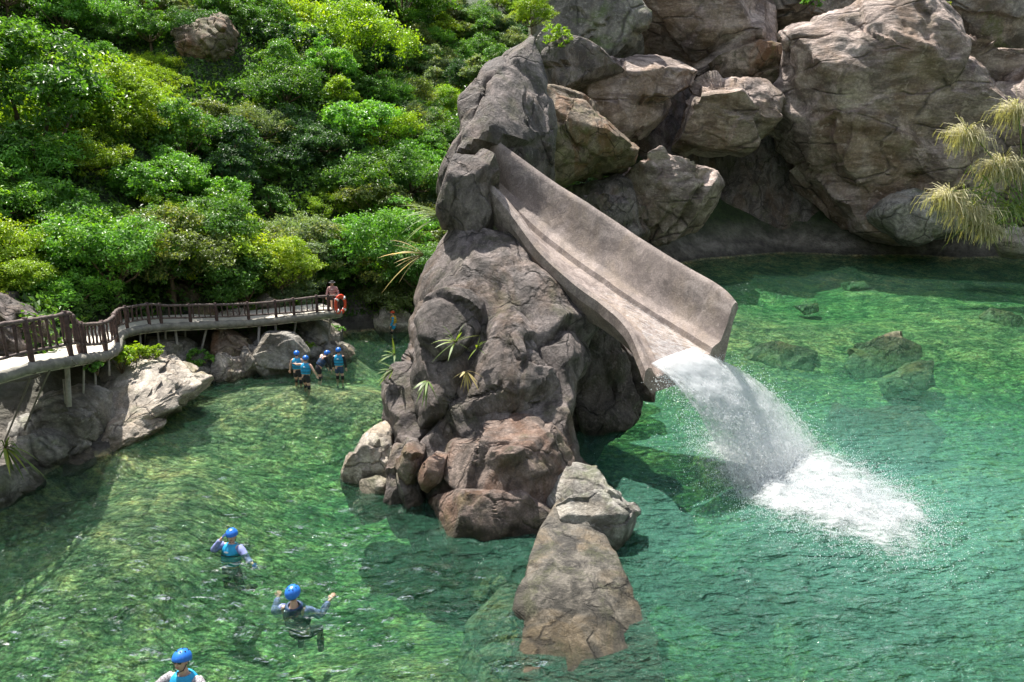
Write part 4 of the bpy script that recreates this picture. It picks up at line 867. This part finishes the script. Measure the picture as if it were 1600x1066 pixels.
for k in range(150):
    an = rp.uniform(0, 1); c = np.array(P(1600 - 110 * an * rp.uniform(0.3, 1), 330 - 90 * rp.uniform(-0.4, 1) * an, 44) - o0)
    d = rp.normal(size=3); d /= np.linalg.norm(d); ln = rp.uniform(0.8, 2.0); sd_v = np.cross(d, [0, 1, 0]) * 0.05; b0 = len(V)
    for i in range(4):
        kk = i / 3; q_ = c + d * ln * kk + np.array([0, 0, -0.5 * kk * kk * ln]); V += [q_ - sd_v * (1 - kk), q_ + sd_v * (1 - kk)]
    Q += [(b0 + 2 * i, b0 + 2 * i + 1, b0 + 2 * i + 3, b0 + 2 * i + 2) for i in range(3)]
link('leaves', mesh_np('leaves', V, Q, None, M['blade'], True), pg)

# ------------------------------------------------------------------ walkway
walk = thing('walkway', 'winding raised walkway with a dark log railing along the left bank', 'walkway')
# stations: px, deck y, bottom rail y, top rail y, zc
ST = [(-60, 598, 576, 520, 17.2), (0, 584, 562, 510, 17.8), (50, 570, 549, 502, 18.4), (90, 563, 542, 496, 19.2), (120, 558, 536, 491, 19.9), (128, 557, 538, 506, 20.8), (150, 554, 538, 507, 21.8), (170, 550, 535, 504, 22.6),
      (182, 540, 526, 496, 23.2), (184, 527, 513, 489, 24.0), (192, 519, 507, 483, 24.8), (215, 512, 501, 479, 25.6), (240, 509, 498, 476, 26.2), (264, 507, 497, 478, 26.7), (320, 505, 496, 477, 27.6), (370, 503, 494, 476, 28.4),
      (420, 499, 491, 473, 29.0), (465, 494, 488, 468, 29.5), (500, 490, 485, 464, 29.9), (532, 487, 484, 463, 30.4)]
def up_at(p, py_from, py_to, zc): return (py_from - py_to) / F * zc / CP
deckp = []; bot = []; top = []
for (px, dy, by_, ty, zc) in ST:
    d = np.array(P(px, dy, zc)); deckp.append(d); bot.append(d + [0, 0, up_at(d, dy, by_, zc)]); top.append(d + [0, 0, up_at(d, dy, ty, zc)])
dk = catmull(deckp, 8); bt = catmull(bot, 8); tp = catmull(top, 8)
# deck: extend away from the river side, width ~1.7 m
nrm = []
for i in range(len(dk)):
    t_ = dk[min(i + 1, len(dk) - 1)] - dk[max(i - 1, 0)]; t_[2] = 0; t_ /= np.linalg.norm(t_) + 1e-9; nrm.append(np.array([-t_[1], t_[0], 0]))
nrm = np.array(nrm); k9 = np.ones(13) / 13
for a in range(3):
    pad = np.concatenate([np.full(6, nrm[0, a]), nrm[:, a], np.full(6, nrm[-1, a])]); nrm[:, a] = np.convolve(pad, k9, 'valid')
nrm /= np.linalg.norm(nrm, axis=1, keepdims=True)
V = []; nn = len(dk)
for i in range(nn):
    for (o_, z_) in ((0.0, 0.0), (1.75, 0.02), (1.75, -0.28), (0.0, -0.25)): V.append(dk[i] + nrm[i] * (o_ + 0.02) + np.array([0, 0, z_]))
Q = [(i * 4 + j, i * 4 + (j + 1) % 4, (i + 1) * 4 + (j + 1) % 4, (i + 1) * 4 + j) for i in range(nn - 1) for j in range(4)] + [(0, 1, 2, 3), ((nn - 1) * 4, (nn - 1) * 4 + 3, (nn - 1) * 4 + 2, (nn - 1) * 4 + 1)]
link('deck', mesh_np('deck', V, Q, None, M['deck'], False), walk)
rsr = random.Random(4)
mb = MB(); mb.tube([p_ - np.array([0, 0, 0.07]) + nrm[i] * -0.02 for i, p_ in enumerate(dk)], [0.13 + 0.02 * rsr.random() for _ in dk], 8, jitter=0.12, rs=rsr); link('deck_rim', mb.me('deck_rim', M['deck_edge']), walk)
segs = [(0, 4 * 8 + 1), (4 * 8 + 2, nn)]
for (a, b_) in segs:
    for nm, ln, r_ in (('top_rail', tp, 0.054), ('bottom_rail', bt, 0.04)):
        mb = MB(); mb.tube(ln[a:b_], [r_ * rsr.uniform(0.85, 1.2) * (1 if i_ < 9 * 8 else 0.8) for i_ in range(a, b_)], 8, jitter=0.10, rs=rsr); link(nm, mb.me(nm, M['wood_grey']), walk)
def unit_stick(name, r_, seed, mat):
    q = random.Random(seed); mb = MB(); mb.tube([(q.uniform(-.012, .012), q.uniform(-.012, .012), k / 5) for k in range(6)], [r_ * q.uniform(0.8, 1.2) for _ in range(6)], 7, jitter=0.12, rs=q); return mb.me(name, mat)
balm = [unit_stick('baluster', 0.032, s, M['wood']) for s in range(4)]; postm = [unit_stick('post', 0.07, 20 + s, M['wood']) for s in range(2)]
acc = 0; last = None; lastpost = -9; cum = 0; 
ln_ = np.concatenate([[0], np.cumsum(np.linalg.norm(np.diff(dk, axis=0), axis=1))])
post_px = [-45, 50, 112, 126, 133, 165, 183, 200, 234, 252, 297, 342, 390, 430, 462, 496, 512, 530]
pxs = np.array([proj(q)[0] for q in dk])
post_s = []
used = -1
for ppx in post_px:
    cand = [i for i in range(nn) if i > used]
    j = min(cand, key=lambda i: abs(pxs[i] - ppx)); used = j + 2; post_s.append(ln_[j])
def at_s(line, s): return np.array([np.interp(s, ln_, line[:, a]) for a in range(3)])
for s in post_s:
    a = at_s(dk, s); t_ = at_s(tp, s); sc = 1.0 if s < 8 else 0.8
    o = link('post', postm[rsr.randrange(2)], walk, a - np.array([0, 0, 0.22])); o.scale = (sc, sc, (t_ - a)[2] + 0.30)
s = 0.05
while s < ln_[-1]:
    if min(abs(s - q) for q in post_s) > 0.1:
        a = at_s(bt, s); t_ = at_s(tp, s); k = 1.0 if s < 9 else 0.75
        o = link('baluster', balm[rsr.randrange(4)], walk, a); o.scale = (k, k, max(0.1, (t_ - a)[2])); o.rotation_euler = (rsr.uniform(-.03, .03), rsr.uniform(-.03, .03), rsr.uniform(0, 6))
    s += 0.235 if s < 6 else 0.21
for (px0, py0, px1, py1, zc, r_) in [(104, 562, 106, 622, 20.6, .07), (99, 590, 101, 618, 20.7, .035), (131, 560, 128, 612, 21.4, .03), (169, 550, 169, 575, 22.9, .035), (218, 515, 219, 546, 26.0, .04), (227, 514, 225, 530, 27.0, .03), (193, 520, 193, 536, 25.2, .04),
                                (246, 512, 247, 534, 26.8, .04), (258, 510, 257, 532, 27.2, .045), (273, 508, 277, 540, 27.2, .05), (289, 508, 289, 534, 28.2, .035), (323, 508, 313, 540, 28.0, .045), (351, 505, 349, 524, 28.5, .045), (405, 503, 402, 549, 28.9, .05),
                                (430, 500, 432, 537, 29.4, .05), (463, 496, 457, 520, 30.2, .045), (517, 490, 513, 520, 30.8, .035), (148, 556, 148, 620, 22.0, .03)]:
    a = P(px0, py0, zc); b_ = P(px1, py1, zc); a.z -= 0.05; b_.z -= 0.25
    mb = MB(); mb.tube([np.array(a - b_) * k / 3 for k in range(4)], r_, 8); link('support_pole', mb.me('support_pole', M['pole']), walk, b_)
for pts, r_ in [([(78, 578), (55, 630), (38, 672)], .025), ([(48, 590), (28, 640), (5, 695)], .025), ([(0, 600), (20, 596), (50, 592), (78, 578)], .018), ([(84, 572), (100, 568), (118, 566), (138, 566)], .02), ([(112, 562), (120, 569), (130, 563)], .015)]:
    q = [np.array(P(x, y, 18.9 if i_ == 0 else 18.9 + 0.7 * i_)) for i_, (x, y) in enumerate(pts)]
    mb = MB(); mb.tube(catmull(q, 5), r_, 6); link('rope', mb.me('rope', M['cable']), walk)
# life ring hanging at the end
c = P(532, 476, 30.25); V = []; Q = []; nu, nv = 28, 10
for i in range(nu):
    for j in range(nv):
        a, b_ = 2 * math.pi * i / nu, 2 * math.pi * j / nv; r_ = 0.26 + 0.075 * math.cos(b_); V.append((0.55 * r_ * math.cos(a), -0.075 * math.sin(b_) + 0.8 * r_ * math.cos(a), 1.25 * r_ * math.sin(a)))
Q = [(i * nv + j, ((i + 1) % nu) * nv + j, ((i + 1) % nu) * nv + (j + 1) % nv, i * nv + (j + 1) % nv) for i in range(nu) for j in range(nv)]
lr = thing('life_ring', 'orange red life ring hanging on the far end of the walkway railing', 'life ring', tuple(c)); link('ring', mesh_np('ring', V, Q, None, M['red'], True), lr)
for a in (0.8, 2.4, 3.9, 5.5):
    mb = MB(); ctr = np.array([0.55 * 0.26 * math.cos(a), 0.8 * 0.26 * math.cos(a), 1.25 * 0.26 * math.sin(a)]); tg = np.array([-0.55 * math.sin(a), -.8 * math.sin(a), 1.25 * math.cos(a)]); tg /= np.linalg.norm(tg)
    mb.tube([ctr - tg * 0.03, ctr + tg * 0.03], 0.084, 10); link('band', mb.me('band', M['white']), lr)

# ------------------------------------------------------------------ people
def skinned(name, verts, edges, rads, mat, parent, sub=2, root=0):
    me = bpy.data.meshes.new(name); me.from_pydata([tuple(v) for v in verts], edges, []); me.materials.append(mat)
    o = link(name, me, parent); md = o.modifiers.new('skin', 'SKIN'); md.use_smooth_shade = True
    lay = me.skin_vertices[0] if len(me.skin_vertices) else None
    if lay is None:
        bpy.context.view_layer.objects.active = o; lay = me.skin_vertices[0]
    for i, r in enumerate(rads):
        lay.data[i].radius = (r, r) if not hasattr(r, '__len__') else r
        lay.data[i].use_root = (i == root)
    s = o.modifiers.new('sub', 'SUBSURF'); s.levels = sub; s.render_levels = sub; return o
def ell(name, c, r, mat, parent, zmin=-2, sub=3, rot=None, fn=None):
    V, Fc = ico(sub); V = V.copy()
    if fn is not None: V = fn(V)
    V = V * np.array(r)
    me = mesh_np(name, V, None, Fc, mat, True); o = link(name, me, parent, c)
    if rot: o.rotation_euler = rot
    return o
def person(label, loc, heading, joints, scale=1.0, jacket='blue', shorts='black', sleeve=None, helmet='helmet', head_rot=(0, 0, 0), glasses=False, hands=True, group=None, gloves=None, knees=True, hat=False, torso_mat=None, head_tilt=0, leggings=False):
    """joints in person space: x right, y forward, z up; keys: pel, chest, neck, head, lsh, lel, lha, rsh, rel, rha, lhip, lkn, lft ..."""
    t = thing('person', label, 'person', loc, group); t.rotation_euler = (0, 0, heading); t.scale = (scale,) * 3
    J = {k: np.array(v, float) for k, v in joints.items()}
    names = ['pel', 'waist', 'chest', 'neck', 'hb']; vs = [J['pel'], (J['pel'] + J['chest']) / 2, J['chest'], J['neck'], J['neck'] * .4 + J['head'] * .6]; rd = [(.15, .12), (.13, .105), (.16, .115), .058, .06]; ed = [(0, 1), (1, 2), (2, 3), (3, 4)]
    def addchain(st, pts, rr):
        p0 = st
        for q, r in zip(pts, rr): vs.append(np.array(q)); rd.append(r); ed.append((p0, len(vs) - 1)); p0 = len(vs) - 1
        return p0
    for s in 'lr':
        sh, el, ha = J[s + 'sh'], J[s + 'el'], J[s + 'ha']; dv = (ha - el) / (np.linalg.norm(ha - el) + 1e-9)
        addchain(2, [sh, (sh + el) / 2, el, (el + ha) / 2, ha, ha + dv * 0.05], [.062, .052, .042, .038, .027, (.036, .02)])
        if s + 'hip' in J:
            h, k, f = J[s + 'hip'], J[s + 'kn'], J[s + 'ft']
            addchain(0, [h, (h + k) / 2, k, k * .55 + f * .45, f, f + np.array([0, .13, -.04])], [.095, .078, .056, .056, .038, (.04, .03)])
    skinned('body', vs, ed, rd, M['skin'], t)
    # hands
    if hands:
        for s in 'lr':
            el, ha = J[s + 'el'], J[s + 'ha']; dv = (ha - el) / (np.linalg.norm(ha - el) + 1e-9)
            sd_v = np.cross(dv, [0.2, 0.3, 1]); sd_v /= np.linalg.norm(sd_v); pn_ = np.cross(sd_v, dv); hv = []; he = []; hr = []
            for k, (off, ln) in enumerate([(-.027, .06), (-.009, .072), (.009, .068), (.027, .052)]):
                b0 = len(hv); a = ha + dv * .03 + sd_v * off * .6
                for kk, q in enumerate([a, ha + dv * .085 + sd_v * off, ha + dv * (.085 + ln * .5) + sd_v * off * 1.2 - pn_ * .008, ha + dv * (.085 + ln) + sd_v * off * 1.3 - pn_ * .025]):
                    hv.append(q); hr.append([.012, .0105, .009, .0075][kk])
                he += [(b0, b0 + 1), (b0 + 1, b0 + 2), (b0 + 2, b0 + 3)]
            b0 = len(hv)
            for kk, q in enumerate([ha + dv * .025 - sd_v * .02, ha + dv * .06 - sd_v * .05 - pn_ * .01, ha + dv * .09 - sd_v * .06 - pn_ * .02]): hv.append(q); hr.append([.014, .012, .009][kk])
            he += [(b0, b0 + 1), (b0 + 1, b0 + 2)]
            mb = MB()
            for (a, b_) in he: mb.tube([hv[a], hv[b_]], [hr[a], hr[b_]], 6)
            link('fingers', mb.me('fingers', M[gloves] if gloves else M['skin']), t)
    # head
    def face(V):
        V = V.copy(); V[:, 0] *= 1 - 0.18 * np.clip(-V[:, 2], 0, 1) ** 1.3; V[:, 1] *= np.where(V[:, 1] > 0, 1 - .05 * np.clip(-V[:, 2], 0, 1), 1); return V
    hd = link('head', None, t, J['head']); hd.rotation_euler = head_rot
    ell('face', (0, 0, 0), (.078, .095, .115), M['skin'], hd, fn=face, sub=4)
    mb = MB(); V, Fc = ico(2); mb.add(V * np.array([.013, .02, .02]) + np.array([0, .096, -.012]), T=Fc); mb.add(V * np.array([.008, .014, .03]) + np.array([0, .092, .012]), T=Fc); link('nose', mb.me('nose', M['skin']), hd)
    mb = MB(); mb.add(V * np.array([.026, .008, .008]) + np.array([0, .088, -.055]), T=Fc); link('mouth', mb.me('mouth', M['lips']), hd)
    for sx in (-1, 1):
        mb = MB(); mb.add(V * np.array([.012, .02, .028]) + np.array([sx * .08, 0, -.005]), T=Fc); link('ear', mb.me('ear', M['skin']), hd)
        if not glasses:
            mb = MB(); mb.add(V * np.array([.014, .006, .007]) + np.array([sx * .03, .088, .018]), T=Fc); link('eye', mb.me('eye', M['hair']), hd)
    if glasses:
        mb = MB()
        for sx in (-1, 1): mb.add(V * np.array([.03, .008, .024]) + np.array([sx * .036, .096, .018]), T=Fc)
        mb.tube([(-.08, .02, .03), (-.066, .085, .025), (0, .1, .026), (.066, .085, .025), (.08, .02, .03)], .004, 6)
        link('sunglasses', mb.me('sunglasses', M['lens']), hd)
    ell('hair', (0, -.018, .02), (.084, .095, .105), M['hair'], hd)
    if hat:
        mb = MB(); mb.add(*tube_arrays([(0, 0, .055), (0, 0, .07)], [.20, .17], 20)); mb.add(*tube_arrays([(0, 0, .06), (0, 0, .15)], [.105, .09], 16)); link('hat', mb.me('hat', M['black']), hd)
    elif helmet:
        # shell: dome with a slightly lower back and rim
        V, Fc = ico(5 if scale > 1 else 4); keepm = V[:, 2] > -0.12 - 0.25 * np.clip(-V[:, 1], 0, 1)
        fc = Fc[keepm[Fc].all(1)]; us = np.unique(fc); rm = np.zeros(len(V), int); rm[us] = np.arange(len(us))
        VV = V[us] * np.array([.118, .138, .125])
        o = link('helmet', mesh_np('helmet', VV, None, rm[fc], M[helmet], True), hd, (0, -.008, .035)); sm = o.modifiers.new('shell', 'SOLIDIFY'); sm.thickness = .014
        mb = MB(); V2, F2 = ico(2)
        for k in range(7):
            a = k * math.pi * 2 / 7; el_ = 1.0; d = np.array([math.cos(a) * math.cos(el_), math.sin(a) * math.cos(el_), math.sin(el_)]); mb.add(V2 * .011 + d * np.array([.119, .139, .126]), T=F2)
        mb.add(V2 * .011 + np.array([0, 0, .124]), T=F2); link('vent_hole', mb.me('vent_hole', M['black']), o)['kind'] = 'stuff'
        mb = MB(); mb.tube([(-.088, .0, .0), (-.07, .05, -.09), (0, .06, -.125), (.07, .05, -.09), (.088, 0, .0)], .006, 6); link('chin_strap', mb.me('chin_strap', M['black']), hd)
    # jacket: torso shell with shoulder straps
    ch, pe, nk = J['chest'], J['pel'], J['neck']; ax = (nk - pe); L0 = np.linalg.norm(ax); ax = ax / L0
    if jacket:
        rt_ = J['rsh'] - J['lsh']; rt_ /= np.linalg.norm(rt_); fw = np.cross(ax, rt_); fw /= np.linalg.norm(fw); rt2 = np.cross(fw, ax)
        if fw[1] < 0: pass
        V = []; seg = 20; rings = [(.16, .165, .125), (.30, .168, .135), (.5, .178, .145), (.68, .185, .148), (.82, .172, .13), (.92, .12, .10), (.97, .08, .075)]
        for (k, a_, b_) in rings:
            for j in range(seg):
                an = 2 * math.pi * j / seg; V.append(pe + ax * L0 * k + rt2 * a_ * math.cos(an) + fw * b_ * math.sin(an))
        Q = [(i * seg + j, i * seg + (j + 1) % seg, (i + 1) * seg + (j + 1) % seg, (i + 1) * seg + j) for i in range(len(rings) - 1) for j in range(seg)]
        o = link('life_vest', mesh_np('life_vest', V, Q, None, M[jacket], True), t); so = o.modifiers.new('thick', 'SOLIDIFY'); so.thickness = 0.03; so.offset = 1
        sb = o.modifiers.new('sub', 'SUBSURF'); sb.levels = 1; sb.render_levels = 1
        for kz in (.34, .58):
            V = [pe + ax * L0 * kz + rt2 * .20 * math.cos(a) + fw * .168 * math.sin(a) for a in np.linspace(0, 2 * math.pi, 25)]
            mb = MB(); mb.tube(V, .012, 6); link('strap', mb.me('strap', M['black']), t)
        mb = MB(); V2, F2 = ico(2)
        for sg in (-1, 1):
            mb = MB(); mb.add((V2 * np.array([.05, .012, .02])) + pe + ax * L0 * .72 + fw * .17 * sg, T=F2)
            link('print_patch', mb.me('print_patch', M['white']), t)
    if shorts and 'lhip' in J:
        m1 = lambda h, k: h * .42 + k * .58
        skinned('shorts', [pe + ax * .10, pe, J['lhip'], m1(J['lhip'], J['lkn']), J['rhip'], m1(J['rhip'], J['rkn'])], [(0, 1), (1, 2), (2, 3), (1, 4), (4, 5)], [(.155, .13), (.165, .135), .112, .098, .112, .098], M[shorts], t)
        if knees:
            for s in 'lr':
                k_, h_, f_ = J[s + 'kn'], J[s + 'hip'], J[s + 'ft']; mb = MB(); mb.tube([k_ * .8 + h_ * .2, k_, k_ * .75 + f_ * .25], [.068, .070, .064], 12); link('knee_pad', mb.me('knee_pad', M['black']), t)
                mb = MB(); mb.tube([f_ + np.array([0, -.06, -.04]), f_ + np.array([0, .06, -.045]), f_ + np.array([0, .17, -.06])], [.04, .048, .03], 10); link('shoe', mb.me('shoe', M['black']), t)
    if leggings:
        for s in 'lr':
            h_, k_, f_ = J[s + 'hip'], J[s + 'kn'], J[s + 'ft']; mb = MB(); mb.tube([h_, (h_ + k_) / 2, k_, k_ * .5 + f_ * .5, f_], [.10, .088, .066, .062, .045], 10); link('legging', mb.me('legging', M['black']), t)
    if sleeve:
        for s in 'lr':
            sh, el, ha = J[s + 'sh'], J[s + 'el'], J[s + 'ha']
            mb = MB(); mb.tube(catmull([sh * .9 + J['chest'] * .1, (sh + el) / 2, el, (el + ha) / 2, el * .12 + ha * .88], 4), [.082] * 4 + [.070] * 4 + [.058] * 4 + [.054] * 4 + [.042], 12); link('sleeve', mb.me('sleeve', M[sleeve]), t)
    return t
WG = 'people wading by the point'
def stand(lean=0.0, arms=((-.30, .05, 1.12), (-.34, .18, .90), (.30, .05, 1.12), (.34, .12, .88)), step=0.10, bend=0.0):
    y1 = lean
    j = dict(pel=(0, 0, .93), chest=(0, y1 * .7, 1.28), neck=(0, y1, 1.46), head=(0, y1 * 1.15 + .03, 1.61), lsh=(-.18, y1 * .8, 1.40), rsh=(.18, y1 * .8, 1.40), lhip=(-.09, 0, .86), rhip=(.09, 0, .86),
             lkn=(-.11, .06 + step, .48), lft=(-.12, step, .08), rkn=(.11, .05 - step * .4, .48), rft=(.12, -step, .08))
    j['lel'], j['lha'], j['rel'], j['rha'] = arms; return j
def wader(label, px, py_water, deep, heading, j, **k):
    # deep: how far the standing surface is below the water
    p_ = W(px, py_water); p_.z = -deep; return person(label, tuple(p_), heading, j, group=WG, **k)
SC = 0.86
wader('leftmost wader in blue vest, black shorts and knee pads, seen from behind', 466, 598, .36, 0.05, stand(.06), scale=SC, sleeve=None)
wader('nearest wader in blue vest with bare legs, reaching to the leftmost wader', 479, 606, .38, -0.1, stand(.10, arms=((-.40, .16, 1.36), (-.55, .34, 1.34), (.36, .0, 1.14), (.42, .12, .92)), step=.14), scale=SC)
wader('third wader bending down in dark clothes with a teal helmet', 498, 590, .42, -0.9, dict(stand(.34, arms=((-.24, .42, 1.02), (-.2, .52, .76), (.24, .42, 1.02), (.2, .50, .76))), chest=(0, .24, 1.2), neck=(0, .36, 1.33), head=(0, .46, 1.44)), scale=SC, jacket='navy', sleeve='black')
wader('rightmost wader standing apart in blue vest, dark sleeves and long navy shorts', 531, 592, .36, 0.0, stand(.03, arms=((-.25, .03, 1.12), (-.26, .12, .88), (.25, .03, 1.12), (.27, .1, .86)), step=.03), scale=SC, shorts='navy', sleeve='black')
# swimmers
p_ = W(362, 856); person('swimmer leaning back in blue vest with one gloved hand at the helmet', (p_.x, p_.y, -.36), math.pi - 0.25,
    dict(pel=(0, .10, -.08), chest=(0, .05, .26), neck=(0, -.03, .42), head=(0, -.04, .57), lsh=(-.19, 0, .37), lel=(-.40, .12, .24), lha=(-.58, .22, .20), rsh=(.19, -.02, .37), rel=(.30, .16, .34), rha=(.14, .10, .56),
         lhip=(-.1, .08, -.14), lkn=(-.16, .02, -.52), lft=(-.18, -.4, -.75), rhip=(.1, .08, -.14), rkn=(.16, .06, -.50), rft=(.18, -.34, -.75)), scale=1.08, sleeve='lilac', gloves='glove', head_rot=(0.05, 0, 0.35), leggings=True, knees=False, group='swimmers in the near pool')
p_ = W(458, 945); person('swimmer seen from behind with a round blue helmet and dark vest', (p_.x, p_.y, -.52), -0.15,
    dict(pel=(0, .16, -.12), chest=(0, .04, .22), neck=(0, .02, .42), head=(0, .03, .60), lsh=(-.19, .02, .34), lel=(-.37, .10, .22), lha=(-.42, .34, .30), rsh=(.19, .02, .34), rel=(.40, .10, .24), rha=(.46, .32, .34),
         lhip=(-.1, .18, -.2), lkn=(-.16, .55, -.34), lft=(-.18, .50, -.72), rhip=(.1, .18, -.2), rkn=(.16, .55, -.36), rft=(.18, .48, -.74)), scale=1.2, jacket='navy', sleeve='lilac', head_rot=(0.1, 0, 0), leggings=True, knees=False, group='swimmers in the near pool')
p_ = W(290, 1072); person('nearest swimmer facing the viewer in sunglasses, blue helmet and blue vest', (p_.x, p_.y, -.28), math.pi - 0.2,
    dict(pel=(0, .05, -.15), chest=(0, 0, .24), neck=(0, 0, .44), head=(0, .02, .62), lsh=(-.19, 0, .36), lel=(-.40, .16, .20), lha=(-.5, .4, .1), rsh=(.19, 0, .36), rel=(.40, .16, .2), rha=(.5, .4, .1),
         lhip=(-.1, .05, -.2), lkn=(-.2, .35, -.5), lft=(-.25, .1, -.85), rhip=(.1, .05, -.2), rkn=(.2, .35, -.5), rft=(.25, .1, -.85)), scale=1.22, sleeve='sleeve', glasses=True, head_rot=(0.32, 0, 0.0), leggings=True, knees=False, group='swimmers in the near pool')
# person on the walkway end and person by the far rock
p_ = P(522, 488, 30.9); person('person in a dark hat and pink shirt standing on the end of the walkway', (p_.x, p_.y, p_.z + 0.02), math.pi, stand(.02), scale=.72, jacket='shirt', sleeve='shirt', hat=True, helmet=None, knees=False)
p_ = P(618, 512, 34.0); person('person in blue and yellow at the far water beside the pinnacle', (p_.x - .05, p_.y, p_.z - .55), math.pi / 2, stand(.05), scale=.75, jacket='yellow', sleeve='blue', helmet='red', shorts='blue')
